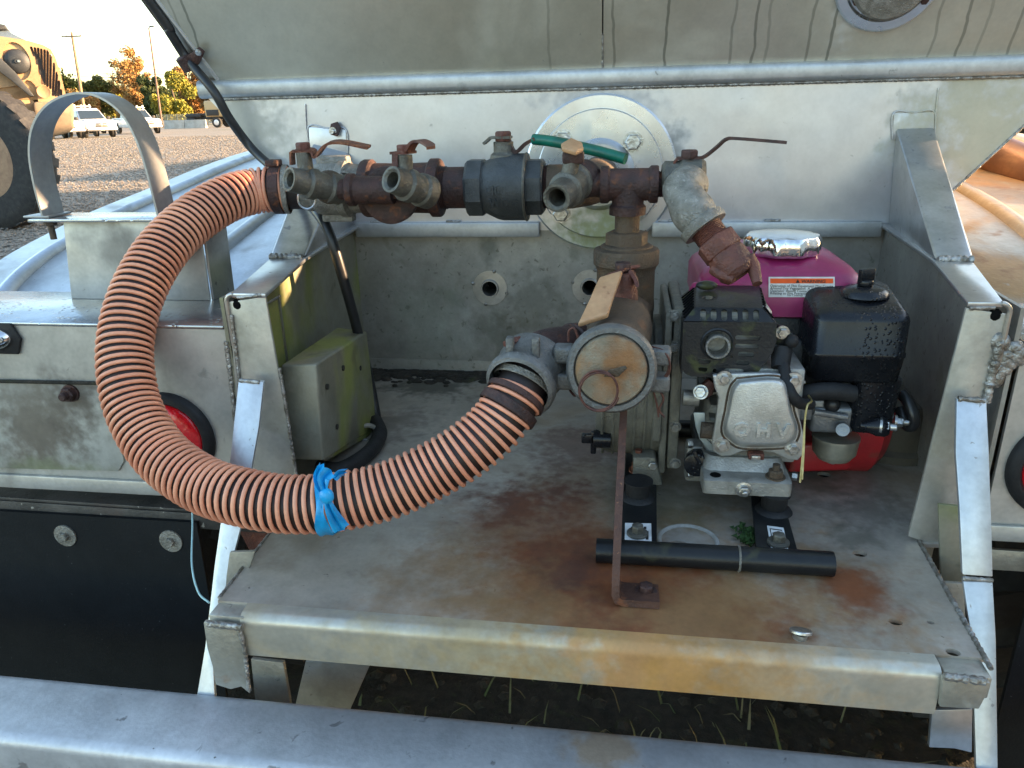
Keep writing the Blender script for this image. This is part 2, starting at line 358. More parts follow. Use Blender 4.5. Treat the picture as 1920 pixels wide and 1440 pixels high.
# ================================================================== TRAILER
XC = -.037                                     # centre line
TR = thing('tank_trailer', 'weathered stainless steel V-shaped tank trailer with an open pump deck at its rear', 'trailer', (XC, 2.5, 0))
stain_shade = lambda px, py, r, c, st, v=(1, 1, 0): (c, tuple(uz(px, py, .8)), r, st, v)
RU = (.20, .062, .020); RB = (.105, .038, .022); OC = (.27, .15, .06)
M('deck_steel', (.50, .45, .385), (.37, .325, .27), 5, rough=.42, rvar=.16, metal=.45,
  spots=[((.25, .185, .115), 6, .46, .68, .7), ((.07, .055, .042), 16, .62, .78, .5), ((.45, .44, .42), 70, .70, .74, .5), ((.04, .034, .03), 110, .71, .74, .6)],
  pos=[stain_shade(1330, 1130, .26, OC, .75), stain_shade(1000, 1090, .20, OC, .6), stain_shade(1085, 1085, .15, RU, 1.0), stain_shade(1200, 1160, .19, RU, 1.0), stain_shade(1085, 1050, .10, RB, 1.0), stain_shade(1230, 1170, .11, RB, .85), stain_shade(1270, 1180, .17, RU, .8), stain_shade(1005, 945, .12, RB, .95), stain_shade(1080, 840, .12, RB, .7), stain_shade(1020, 1000, .16, RU, .45),  # rust stains; the brown patch beside the hose also paints in its shadow
       stain_shade(1330, 1150, .12, OC, .7), stain_shade(1615, 1120, .05, RU, .85, (1, .6, 0)), stain_shade(1585, 1090, .05, RU, .95), stain_shade(870, 1120, .16, OC, .45), stain_shade(1010, 1170, .10, OC, .6), stain_shade(740, 790, .10, (.045, .035, .028), .6),
       stain_shade(1600, 1010, .045, (.09, .08, .055), .7), stain_shade(1450, 890, .14, (.10, .095, .06), .6), stain_shade(1240, 950, .10, (.15, .13, .07), .6), stain_shade(1640, 960, .09, (.07, .065, .05), .6), stain_shade(820, 720, .14, (.03, .032, .018), .8), stain_shade(1290, 1010, .05, (.42, .41, .38), .6),
       stain_shade(560, 1010, .10, (.20, .15, .08), .4)], bump=.06, bscale=160)
M('apron_steel', (.56, .53, .455), (.46, .43, .36), 6, rough=.38, rvar=.12, metal=.6,
  spots=[((.36, .26, .13), 5, .5, .68, .55, (1, 1, 2.5)), ((.30, .15, .04), 22, .66, .8, .5), ((.20, .16, .10), 60, .70, .76, .5)],
  pos=[((.46, .21, .045), tuple(uy(1180, 1260, .632)), .16, .85, (1, 0, .6)), ((.46, .24, .06), tuple(uy(1400, 1290, .632)), .16, .6, (1, 0, .6)), ((.42, .30, .12), tuple(uy(900, 1240, .632)), .2, .5, (1, 0, .6))])
# deck plate with its drilled holes
DX0, DX1, DY0, DY1 = -.448, .362, .655, 1.448
holes = []
for (px, py, r) in ((1612, 1038, .0085), (1545, 890, .010), (1679, 1166, .007), (1745, 1167, .004), (1787, 1223, .007), (1272, 1022, .013)):
    p = uz(px, py, .8); holes.append(circ(p.x, p.y, r, 14, r * .8))
MB().plate([(DX0, DY0), (DX1, DY0), (.372, .862), (.437, .868), (.468, DY1), (-.543, DY1), (-.510, .868), (-.456, .862)], holes, (0, 0, .8), (1, 0, 0), (0, 1, 0), (0, 0, -.005)).build('deck_plate', MATS['deck_steel'], TR)
ap = []
for k in range(9):
    t = math.pi / 2 * k / 8; ap.append((.643 - .012 * math.sin(t), .788 + .012 * math.cos(t)))
prof = [(.655, .8), (.643, .8)] + ap[1:] + [(.631, .7475)]
inner = [(y + .005, z - .0) if z < .777 else (y, z) for y, z in prof]
pa = MB(); ax0, ax1 = uy(452, 1190, .63).x, uy(1768, 1270, .63).x
outer = [(y, z) for y, z in prof]; back = [(.636, .7475)] + [(.643 - .007 * math.sin(math.pi / 2 * k / 8), .788 + .007 * math.cos(math.pi / 2 * k / 8)) for k in range(8, -1, -1)] + [(.655, .795)]
ring = outer + back
pa.loft([V((ax0, y, z)) for y, z in ring], [V((ax1, y, z)) for y, z in ring])
pa.build('deck_apron', MATS['apron_steel'], TR, smooth=40)
# end caps of the apron channel
def poly_plate(name, pix, Y, th, mat, bevel=.0012, label=None):
    return MB().prism([uy(px, py, Y) for px, py in pix], (0, th, 0)).build(name, mat, TR, bevel=bevel, label=label)
M('worn_steel', (.46, .44, .38), (.33, .31, .26), 12, rough=.45, rvar=.15, metal=.6, spots=[((.22, .10, .04), 24, .62, .74, .6), ((.42, .41, .37), 40, .6, .72, .5), ((.06, .05, .04), 90, .66, .72, .5)], bump=.2, bscale=200)
poly_plate('end_cap', [(381, 1167), (446, 1174), (458, 1215), (468, 1301), (452, 1288), (432, 1293), (404, 1284), (398, 1250), (388, 1215)], .628, .006, MATS['worn_steel'])
MB().bb(DX0, -.405, .633, .66, .770, .797).build('end_cap_top', MATS['worn_steel'], TR, bevel=.002)
poly_plate('end_cap', [(1768, 1270), (1858, 1281), (1850, 1304), (1836, 1330), (1762, 1326)], .624, .006, MATS['worn_steel'])
MB().bb(.318, .360, .630, .66, .772, .797).build('end_cap_top', MATS['worn_steel'], TR, bevel=.002)
poly_plate('bracket_plate', [(1748, 1332), (1824, 1330), (1823, 1412), (1790, 1404), (1742, 1402)], .632, .006, MATS['steel_bright'])
weld(TR, [uy(388, 1169, .626), uy(455, 1176, .626)], .005); weld(TR, [uy(1770, 1268, .623), uy(1852, 1278, .623)], .005)
weld(TR, [uy(449, 1180, .627), uy(459, 1220, .627), uy(467, 1295, .627)], .003)
weld(TR, [V((.362, .64, .80)), V((.368, .76, .80)), V((.374, .87, .80))], .0035); weld(TR, [V((-.449, .66, .80)), V((-.455, .86, .80))], .0025)
# legs below the deck
lg = MB().prism([uy(470, 1236, .70), uy(531, 1243, .70), uy(546, 1330, .70), uy(480, 1330, .70)], (0, .006, 0)); lg.build('under_plate', MATS['worn_steel'], TR, bevel=.001)
lg = MB().prism([uy(573, 1240, .82), uy(694, 1246, .82), uy(650, 1345, .82), uy(548, 1345, .82)], (0, .008, 0)); lg.build('under_plate', MATS['worn_steel'], TR, bevel=.001)
for x in (-.33, .30): MB().bb(x - .04, x + .04, 1.0, 10.8, .60, .78).build('chassis_rail', MATS['black_paint'], TR, bevel=.004)
_t = lambda y: [V((XC - .42, y, 1.09)), V((XC - .36, y, .45)), V((XC - .2, y, .30)), V((XC + .2, y, .30)), V((XC + .36, y, .45)), V((XC + .42, y, 1.09))]
MB().loft(_t(3.7), _t(10.8)).build('shade_trough', MATS['steel'], TR, bevel=.01)  # invented trough, added under the hopper to block the low sun
MB().bb(-1.0, .93, 1.55, 1.67, .42, .54).build('axle_beam', MATS['black_paint'], TR, bevel=.01)

# back panel of the pump bay, with two open ports
pc = [uy(919, 540, 1.45), uy(1106, 538, 1.45)]
M('bay_steel', (.36, .345, .31), (.285, .27, .24), 7, rough=.5, rvar=.14, metal=.55, spots=[((.13, .125, .075), 16, .56, .72, .5), ((.085, .075, .045), 90, .62, .70, .6), ((.42, .42, .40), 6, .6, .75, .4)],
  pos=[((.11, .095, .05), (pc[0].x + .09, 1.45, .94), .10, .5, (1, 0, 1)), ((.10, .09, .05), (pc[0].x + .01, 1.45, .895), .07, .55, (1, 0, 1)), ((.24, .27, .21), (pc[0].x - .12, 1.45, .90), .14, .4, (1, 0, 1)), ((.10, .10, .06), (pc[0].x, 1.45, 1.06), .05, .5, (1.6, 0, 1))], bump=.1, bscale=200)
bx0, bx1 = -.545, .47
MB().plate([(bx0, .80), (bx1, .80), (bx1, 1.095), (bx0, 1.095)], [circ(p.x, p.z, .0165, 24) for p in pc], (0, 1.45, 0), (1, 0, 0), (0, 0, 1), (0, .005, 0)).build('back_panel', MATS['bay_steel'], TR)
for p in pc:
    o = MB().lathe((p.x, 1.4515, p.z), (0, -1, 0), [(.0345, 0), (.0345, .004), (.0185, .0045), (.0168, .010), (.0150, .010), (.0150, -.06)], 32, cap1=False, cap0=False).build('drain_port', MATS['steel'], TR)
    MB().lathe((p.x, 1.505, p.z), (0, 1, 0), [(.018, 0), (.018, .02)], 20).build('bore', MATS['void'], o)
    for k in range(4):
        a = math.pi / 4 + k * math.pi / 2 + .5
        MB().sphere((p.x + .035 * math.cos(a), 1.4475, p.z + .035 * math.sin(a)), .0035, (1, .6, 1)).build('tack_weld', MATS['weld_metal'], o, smooth=60)
MB().prism([V((-.535, 1.444, .8)), V((.46, 1.444, .8)), V((.46, 1.448, .826)), V((-.535, 1.448, .826))], (0, .001, 0)).build('floor_flange', MATS['bay_steel'], TR)

# ---- rear bulkhead, lower
eL = [uy(388, 182, 1.45), uy(510, 310, 1.45)]
def edgeL(z): a, b = eL; return a.x + (b.x - a.x) * (z - a.z) / (b.z - a.z)
def edgeR(z): return 2 * XC - edgeL(z)
STREAK = (.17, .17, .135)
M('bulk_steel', (.60, .605, .63), (.52, .525, .55), 3.0, fine=.09, rough=.34, rvar=.12, metal=.72, spots=[((.42, .41, .37), 2.6, .55, .75, .5), ((.30, .29, .26), 60, .69, .73, .5), ((.20, .19, .17), 140, .72, .75, .5)],
  pos=[((.34, .32, .23), tuple(uy(470, 260, 1.45)), .16, .55, (1, 0, 1)), ((.46, .42, .30), tuple(uy(1850, 210, 1.45)), .18, .9, (1, 0, 1)), ((.30, .28, .25), tuple(uy(1125, 190, 1.45)), .05, .5, (.35, 0, 1.4)),
       ((.22, .21, .18), tuple(uy(1265, 310, 1.45)), .045, .7, (1, 0, .5))], bump=.02, bscale=60)
zb, zf = 1.095, 1.352
MB().prism([V((edgeL(zb), 1.45, zb)), V((edgeR(zb), 1.45, zb)), V((edgeR(zf), 1.45, zf)), V((edgeL(zf), 1.45, zf))], (0, .005, 0)).build('lower_bulkhead', MATS['bulk_steel'], TR)
# stiffener bead along the fold
prof = [(1.452, 1.349), (1.444, 1.350), (1.440, 1.353), (1.438, 1.358), (1.437, 1.372), (1.439, 1.378), (1.444, 1.381), (1.452, 1.382)]
M('bead_steel', (.55, .56, .56), (.46, .47, .47), 5, rough=.50, rvar=.1, metal=.78, spots=[((.12, .10, .08), 9, .66, .76, .7, (1, 1, 2)), ((.2, .18, .15), 80, .70, .74, .5)])
MB().loft([V((edgeL(1.36) - .004, y, z)) for y, z in prof], [V((edgeR(1.36) + .004, y, z)) for y, z in prof]).build('stiffener_bead', MATS['bead_steel'], TR, smooth=50)
weld(TR, [V((edgeL(1.345) + .01 + i * .146, 1.4475, 1.3475)) for i in range(11)], .0035)
# ---- rear bulkhead, upper (leans out over the deck)
TILT = math.tan(R_(24)); UP0 = V((0, 1.449, 1.379)); UN = V((0, -1, -TILT)).normalized()
UPV = V((0, -TILT, 1)).normalized()                       # up the slope
def uu(px, py, off=0.0): return upl(px, py, UP0 + UN * off, UN)
def ucoord(p): q = p - UP0; return q.x, q.dot(UPV)
lip = [ucoord(uu(294, 0)), ucoord(uu(416, 159))]
def lipL(h): (x0, h0), (x1, h1) = lip; return x1 + (x0 - x1) * (h - h1) / (h0 - h1)
outl = [ucoord(uu(258, 0)), ucoord(uu(378, 161))]
def outL(h): (x0, h0), (x1, h1) = outl; return x1 + (x0 - x1) * (h - h1) / (h0 - h1)
def U3(x, h, off=0.0): return UP0 + V((x, 0, 0)) + UPV * h + UN * off
HT = .78
streaks = []
for px in (1029, 1150, 1248, 1370, 1412, 1436, 1515, 1555, 1745, 1797, 1832, 1893, 372, 350):
    p = uu(px, 90); streaks.append(p.x)
m = M('upper_steel', (.58, .545, .45), (.49, .46, .375), 2.2, fine=.10, rough=.40, rvar=.14, metal=.62, spots=[((.52, .51, .46), 3.2, .56, .72, .5), ((.30, .29, .22), 7, .58, .74, .45, (1, 1, .4)), ((.18, .17, .14), 130, .72, .75, .4)],
      pos=[((.56, .57, .57), tuple(uu(1590, 20)), .05, .7, (1.3, .6, .6))])
# drip marks that ran down the panel: thin wavy lines at fixed places
t = m.node_tree; N = t.nodes; L = t.links; b = N['Principled BSDF']
tc = N.new('ShaderNodeTexCoord'); sx = N.new('ShaderNodeSeparateXYZ'); L.new(tc.outputs['Object'], sx.inputs[0])
mp = N.new('ShaderNodeMapping'); mp.inputs['Scale'].default_value = (5, 7, 7); L.new(tc.outputs['Object'], mp.inputs[0])
nz = N.new('ShaderNodeTexNoise'); nz.inputs['Scale'].default_value = 3; L.new(mp.outputs[0], nz.inputs['Vector'])
def mt(op, a, b_=None):
    x = N.new('ShaderNodeMath'); x.operation = op
    for i, q in enumerate((a, b_)):
        if q is None: continue
        if isinstance(q, (int, float)): x.inputs[i].default_value = q
        else: L.new(q, x.inputs[i])
    return x.outputs[0]
wx = mt('ADD', sx.outputs[0], mt('MULTIPLY', mt('SUBTRACT', nz.outputs['Fac'], .5), .013)); acc = None
for i, x0 in enumerate(streaks):
    mr = N.new('ShaderNodeMapRange'); mr.interpolation_type = 'SMOOTHSTEP'; mr.inputs[1].default_value = .0030; mr.inputs[2].default_value = .0014
    L.new(mt('ABSOLUTE', mt('SUBTRACT', wx, x0)), mr.inputs[0]); q = mt('MULTIPLY', mr.outputs[0], .35 + .4 * ((i * 7) % 5) / 4); acc = q if acc is None else mt('MAXIMUM', acc, q)
mxn = N.new('ShaderNodeMix'); mxn.data_type = 'RGBA'; L.new(acc, mxn.inputs[0]); L.new(b.inputs['Base Color'].links[0].from_socket, mxn.inputs[6]); mxn.inputs[7].default_value = (*STREAK, 1)
L.new(mxn.outputs[2], b.inputs['Base Color'])
sxm = uu(1130, 60).x
for (xa, xb) in (((0, -1), sxm - .0012), (sxm + .0012, (0, 1))):
    def side(q, h):
        if isinstance(q, tuple): return lipL(h) if q[1] < 0 else 2 * XC - lipL(h)
        return q
    MB().prism([U3(side(xa, 0), 0), U3(side(xb, 0), 0), U3(side(xb, HT), HT), U3(side(xa, HT), HT)], -UN * .005).build('upper_bulkhead', m, TR, smooth=0)
p0, p1 = ucoord(uu(1130, 140)), ucoord(uu(1130, 62)); weld(TR, [U3(sxm, p0[1] - .005, .0005), U3(sxm, p1[1], .0005)], .0022)
for sgn in (0, 1):
    mir = (lambda x: 2 * XC - x) if sgn else (lambda x: x)
    MB().prism([U3(mir(outL(-.02)), -.02, -.012), U3(mir(lipL(-.02)), -.02, -.012), U3(mir(lipL(HT)), HT, -.012), U3(mir(outL(HT)), HT, -.012)], -UN * .004).build('edge_flange', MATS['steel'], TR, smooth=0)
    MB().tube([U3(mir(lipL(h)), h, .0) for h in (.003, .2, .5, HT)], .0042, 8).build('edge_lip', MATS['bead_steel'], TR)
# hopper shell behind the rear sheets
def sec(y0, off):
    zt = U3(0, HT).z
    zs = [1.098, 1.35, 1.37, zt]
    L_ = [(edgeL(zs[0]) + .003, y0, zs[0]), (edgeL(zs[1]) + .003, y0, zs[1]), (U3(outL(0), 0).x + .006, y0 + off * 0, zs[2]), (U3(outL(HT), HT).x + .006, y0 + off * (U3(0, HT).y - 1.449), zt)]
    return [V(p) for p in L_] + [V((2 * XC - p[0], p[1], p[2])) for p in L_[::-1]]
_a, _b = sec(1.458, 1.0), sec(11.0, 0)  # hopper drawn out beyond view so its shadow covers the near gravel
MB().add(_a + _b, [(i, (i + 1) % 8, 8 + (i + 1) % 8, 8 + i) for i in range(8)] + [tuple(range(8, 16))]).build('hopper_shell', MATS['steel'], TR, smooth=0)
# lip strip under the lower bulkhead
fl = uy(1125, 325, 1.45)
for xa, xb in ((uy(668, 430, 1.44).x, uy(1012, 430, 1.44).x), (uy(1222, 430, 1.44).x, uy(1652, 430, 1.44).x)):
    MB().bb(xa, xb, 1.4335, 1.4495, 1.084, 1.112).build('bottom_lip', MATS['bead_steel'], TR, bevel=.003)
    weld(TR, [V((xa + .03, 1.442, 1.1135)), V((xa + .06, 1.442, 1.1135))], .003); weld(TR, [V(((xa + xb) / 2, 1.442, 1.1135)), V(((xa + xb) / 2 + .03, 1.442, 1.1135))], .003)
# patch plates welded where the gussets reach the bulkhead
for pix in ([(578, 238), (648, 243), (652, 300), (582, 296)], [(1676, 212), (1752, 210), (1752, 262), (1673, 262)]):
    q = [uy(px, py, 1.447) for px, py in pix]; MB().prism(q, (0, .0025, 0)).build('patch_plate', MATS['bulk_steel'], TR, bevel=.0008)
    weld(TR, [q[3], q[0], q[0].lerp(q[1], .5), q[1], q[2]], .0016, mat=MATS['bulk_steel'])
weld(TR, [uy(572, 195, 1.448), uy(574, 240, 1.448), uy(578, 300, 1.448)], .0018, mat=MATS['bulk_steel']); weld(TR, [uy(1760, 165, 1.448), uy(1754, 220, 1.448)], .0018, mat=MATS['bulk_steel'])
weld(TR, [V((edgeR(z) + .001, 1.449, z)) for z in (1.10, 1.2, 1.3, 1.34)], .003); 
bt = uy(628, 243, 1.442)
o = MB().prism([uy(622, 232, 1.445), uy(634, 228, 1.445), uy(640, 240, 1.44), uy(634, 256, 1.435), uy(622, 252, 1.435), uy(620, 244, 1.44)], (0, -.006, 0)).build('clip_bracket', MATS['rust_dark'], TR, bevel=.001)
MB().hexbolt(uy(624, 246, 1.433), (0, -1, 0), .0055, .006, .0075).build('clip_bolt', MATS['bright_bolt'], o)

# flange where the tank outlet leaves the bulkhead
FZ = fl.z; FX = fl.x
M('flange_steel', (.66, .68, .71), (.56, .58, .61), 9, fine=.08, rough=.28, rvar=.12, metal=.85, spots=[((.40, .40, .30), 9, .58, .74, .4), ((.34, .33, .29), 60, .66, .74, .4)],
  pos=[((.26, .28, .10), (FX, 1.42, FZ - .11), .075, .85, (.7, 0, 1))])
fo = MB().lathe((FX, 1.4495, FZ), (0, -1, 0), [(.1395, 0), (.1395, .012), (.136, .0145), (.117, .0145), (.117, .013)], 72, cap1=True).build('tank_flange', MATS['flange_steel'], TR)
MB().lathe((FX, 1.4355, FZ), (0, -1, 0), [(.1145, 0), (.1145, .013), (.1125, .015), (.064, .015), (.056, .030), (.054, .032)], 72).build('blind_flange', MATS['flange_steel'], fo)
for px, py in ((1055, 262), (1187, 266), (1052, 400), (1192, 398)):
    q = uy(px, py, 1.42); MB().hexbolt((q.x, 1.4205, q.z), (0, -1, 0), .0145, .012, .018, .003).build('flange_bolt', MATS['bright_bolt'], fo)
# inspection ring on the leaning sheet
ic = uu(1668, -46); 
io = MB().lathe(ic + UN * .0005, UN, [(.082, 0), (.082, .008), (.079, .011), (.066, .011), (.062, .006)], 56).build('inspection_ring', MATS['flange_steel'], TR)
MB().lathe(ic + UN * .005, UN, [(.0585, 0), (.0585, .02), (.054, .026), (.03, .03)], 40).build('ring_cover', MATS['galvanised'], io)
for px, py in ((1606, 2), (1733, 0), (1668, -125)):
    q = upl(px, py, ic + UN * .011, UN); MB().hexbolt(q, UN, .0065, .005).build('ring_screw', MATS['rust_dark'], io)

# ---- cheek walls either side of the deck
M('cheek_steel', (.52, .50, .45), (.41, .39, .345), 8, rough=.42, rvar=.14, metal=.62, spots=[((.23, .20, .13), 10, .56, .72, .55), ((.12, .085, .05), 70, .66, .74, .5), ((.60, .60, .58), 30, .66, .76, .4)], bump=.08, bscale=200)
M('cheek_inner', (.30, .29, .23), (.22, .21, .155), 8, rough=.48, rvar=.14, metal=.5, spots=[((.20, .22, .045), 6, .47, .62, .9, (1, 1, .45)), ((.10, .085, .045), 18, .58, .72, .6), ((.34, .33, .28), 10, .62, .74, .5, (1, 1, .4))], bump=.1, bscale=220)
poly_plate('cheek_plate', [(428, 566), (497, 556), (520, 690), (556, 895), (563, 990), (487, 990), (446, 790)], .868, .005, MATS['cheek_steel'])
poly_plate('cheek_plate', [(1812, 577), (1890, 590), (1880, 650), (1848, 770), (1810, 1044), (1703, 1006)], .868, .005, MATS['cheek_steel'])
# walls and their top flanges
for nm, xs in (('L', [(-.506, .8685), (-.538, 1.449)]), ('R', [(.432, .8685), (.464, 1.449)])):
    (xa, ya), (xb, yb) = xs; s = -1 if nm == 'L' else 1
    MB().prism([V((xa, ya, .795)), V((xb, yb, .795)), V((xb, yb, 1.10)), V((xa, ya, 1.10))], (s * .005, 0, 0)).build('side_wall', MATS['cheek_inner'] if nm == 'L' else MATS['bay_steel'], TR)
tf = [uy(432, 549, .866), uy(497, 549, .866), uy(578, 500, 1.11), uy(512, 494, 1.11)]
for q in tf: q.z = 1.107
MB().prism([tf[0], tf[1], tf[2], V((tf[2].x - .03, 1.445, 1.107)), V((tf[3].x - .03, 1.445, 1.107)), tf[3]], (0, 0, -.006)).build('top_flange', MATS['steel_bright'], TR, bevel=.0015)
tg = [uy(1814, 570, .866), uy(1882, 571, .866), uy(1818, 505, 1.11), uy(1745, 508, 1.11)]
for q in tg: q.z = 1.107
MB().prism([tg[0], tg[1], tg[2], V((tg[2].x + .03, 1.445, 1.107)), V((tg[3].x + .03, 1.445, 1.107)), tg[3]], (0, 0, -.006)).build('top_flange', MATS['steel_bright'], TR, bevel=.0015)
# rolled corner of the flange
for a, z in ((tf[0], 1), (tg[1], -1)):
    MB().tube([V((a.x + z * .002 - z * .010 * math.sin(t), .8675, a.z - .012 + .010 * math.cos(t))) for t in [i * math.pi / 2 / 8 for i in range(9)]] + [V((a.x - z * .008, .8675, a.z - .07))], .0032, 8).build('rolled_corner', MATS['steel'], TR, smooth=60)
    MB().sphere((a.x + z * .005, .8705, a.z - .016), .008, (1, .45, 1)).build('corner_gap', MATS['void'], TR, smooth=60)
weld(TR, [uy(445, 558, .867), uy(492, 553, .867)], .0028); weld(TR, [uy(1818, 578, .867), uy(1868, 577, .867)], .0032)
weld(TR, [uy(434, 590, .867), uy(446, 690, .867), uy(455, 790, .867)], .0032); weld(TR, [uy(524, 690, .868), uy(540, 790, .868), uy(556, 895, .868)], .003)
weld(TR, [uy(1876, 640, .866), uy(1856, 720, .866), uy(1850, 755, .866)], .006)
for k in range(15):
    px = 1868 + random.uniform(-8, 44) * (1 if k < 9 else .6); py = 650 + (k % 9) * 7 + random.uniform(-12, 12)
    MB().sphere(uy(px, py, .870), random.uniform(.008, .013), (random.uniform(.7, 1.2), .6, random.uniform(.7, 1.3)), 10, 6).build('weld_blob', MATS['weld_metal'], TR, smooth=60)
# triangular gussets from the bulkhead down to the top flanges
def wedge(A, A2, B, B2, C, C2, name='gusset'):
    return MB().add([A, A2, B, B2, C, C2], [(0, 2, 4), (1, 5, 3), (0, 4, 5, 1), (0, 1, 3, 2), (2, 3, 5, 4)]).build(name, MATS['gusset_steel'], TR, bevel=.004, seg=3)
M('gusset_steel', (.50, .51, .53), (.40, .41, .42), 9, rough=.32, rvar=.14, metal=.82, spots=[((.10, .10, .10), 70, .63, .70, .45), ((.24, .23, .2), 9, .6, .76, .5)], bump=.03, bscale=200)
zL = 1.108
wedge(V((tf[3].x, 1.10, zL)), V((tf[2].x, 1.10, zL)), V((-.615, 1.449, 1.09)), V((uy(665, 441, 1.449).x, 1.449, 1.09)), uy(586, 268, 1.449), uy(655, 286, 1.449))
wedge(V((tg[3].x, 1.10, zL)), V((tg[2].x, 1.10, zL)), V((uy(1664, 440, 1.449).x, 1.449, 1.09)), V((.545, 1.449, 1.09)), uy(1680, 240, 1.449), uy(1751, 238, 1.449))
weld(TR, [V((tf[3].x + .002, 1.098, 1.109)), V((tf[2].x - .002, 1.098, 1.109))], .0065); weld(TR, [V((tg[3].x + .002, 1.098, 1.109)), V((tg[2].x - .002, 1.098, 1.109))], .0065)
# inner box on the left wall
F = [uy(526, 684, .90), uy(593, 683, .90), uy(607, 864, .90), uy(545, 862, .90)]
Bk = [uy(632, 613, 1.17), uy(688, 621, 1.17), uy(708, 800, 1.17), uy(650, 800, 1.17)]
for q in (F[2], F[3], Bk[2], Bk[3]): pass
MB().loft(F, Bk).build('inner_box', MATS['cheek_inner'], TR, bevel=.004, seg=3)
for (px, py, Y) in ((640, 690, 1.02), (655, 745, 1.02), (610, 725, .94), (672, 690, 1.10), (665, 755, 1.09), (628, 800, .96)):
    nrm = (Bk[1] - F[1]).cross(F[2] - F[1]).normalized(); nrm = nrm if nrm.x > 0 else -nrm
    q = upl(px, py, F[1], nrm); MB().lathe(q - nrm * .012, nrm, [(.0042, 0), (.0042, .0165)], 10).build('pock_mark', MATS['dirt'], TR)
MB().loft([uy(604, 838, .93), uy(608, 866, .93), uy(612, 866, .96), uy(612, 838, .96)], [uy(705, 770, 1.17), uy(712, 806, 1.17), uy(706, 806, 1.19), uy(700, 770, 1.19)]).build('box_skirt', MATS['cheek_inner'], TR, bevel=.002)
q = uy(507, 620, .89); MB().hexbolt((-.5055, .905, q.z), (1, 0, 0), .009, .012, .012, .002, .012).build('wall_bolt', MATS['rust_iron'], TR)
MB().pipe((-.503, .90, uy(500, 672, .9).z), (-.475, .90, uy(500, 672, .9).z), .0125, .008).build('wall_spigot', MATS['galvanised'], TR)
weld(TR, [V((-.504, .93, 1.09)), V((-.503, .93, 1.0)), V((-.503, .93, .92))], .0035)
# rubber conduit on the deck and drum at the other side
cp = spline([uz(596, 878, .812), uz(640, 880, .812), uz(690, 850, .812), uz(712, 815, .812), uz(704, 790, .815)], 10)
MB().tube(cp, .0125, 12).build('conduit', MATS['rubber'], TR, smooth=60)
q = uz(690, 812, .812); MB().torus(q, (cp[-8] - cp[-12]), .0145, .004, 20, 8).build('conduit_clamp', MATS['galvanised'], TR)
dc = uz(1725, 862, .80); M('drum_brown', (.10, .085, .06), (.06, .05, .038), 14, rough=.5, spots=[((.20, .15, .08), 12, .6, .75, .5)], bump=.2, bscale=120)
MB().lathe((dc.x - .03, dc.y + .05, .8), (0, 0, 1), [(.075, 0), (.075, .012), (.066, .018), (.064, .075), (.056, .085)], 40).build('filter_drum', MATS['drum_brown'], TR, smooth=40)

# ---- slanting struts down to the bumper
SP, SN = V((0, .66, .66)), V((0, 1, -.53))
us = lambda px, py: upl(px, py, SP, SN)
M('strut_alloy', (.62, .64, .66), (.54, .56, .57), 7, rough=.38, rvar=.14, metal=.72, spots=[((.18, .15, .12), 120, .69, .73, .6), ((.30, .28, .24), 9, .62, .78, .4)], bump=.05, bscale=200)
MB().prism([us(447, 712), us(494, 716), us(485, 800), us(452, 985), us(407, 1165), us(398, 1215), us(404, 1345), us(362, 1345), us(384, 1215), us(402, 1060), us(432, 850)], (0, .006, 0)).build('strut', MATS['strut_alloy'], TR, bevel=.0012)
MB().prism([us(1794, 748), us(1850, 752), us(1855, 850), us(1860, 1000), us(1862, 1082), us(1805, 1078), us(1799, 950), us(1792, 850)], (0, .006, 0)).build('strut', MATS['strut_alloy'], TR, bevel=.0012)
MB().prism([us(1806, 1090), us(1862, 1092), us(1868, 1200), us(1872, 1480), us(1832, 1480), us(1822, 1200)], (0, .006, 0)).build('strut', MATS['strut_alloy'], TR, bevel=.0012)
weld(TR, [us(1804, 1084), us(1862, 1088)], .003); weld(TR, [us(1796, 747), us(1848, 751)], .004); weld(TR, [us(449, 713), us(490, 717)], .0035)
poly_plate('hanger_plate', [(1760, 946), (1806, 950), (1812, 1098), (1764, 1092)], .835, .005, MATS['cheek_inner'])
poly_plate('hanger_plate', [(1768, 1092), (1808, 1095), (1812, 1190), (1780, 1180)], .80, .005, MATS['worn_steel'])
poly_plate('hanger_plate', [(430, 1036), (478, 1034), (470, 1060), (420, 1130), (424, 1080)], .72, .005, MATS['worn_steel'])
# ---- bumper beam
M('bumper_steel', (.57, .575, .59), (.46, .465, .48), 7, rough=.42, rvar=.16, metal=.45, spots=[((.055, .045, .04), 38, .66, .72, .7, (1, 1, 1)), ((.24, .23, .22), 10, .58, .74, .4), ((.03, .025, .02), 110, .72, .75, .8), ((.30, .20, .10), 2.5, .64, .78, .45)],
  pos=[((.30, .18, .07), tuple(uz(1130, 1405, .66)), .05, .7, (1, 1, 0))], bump=.1, bscale=160)
MB().bb(-1.32, 1.25, .562, .662, .555, .66).build('bumper_beam', MATS['bumper_steel'], TR, bevel=.013, seg=5)

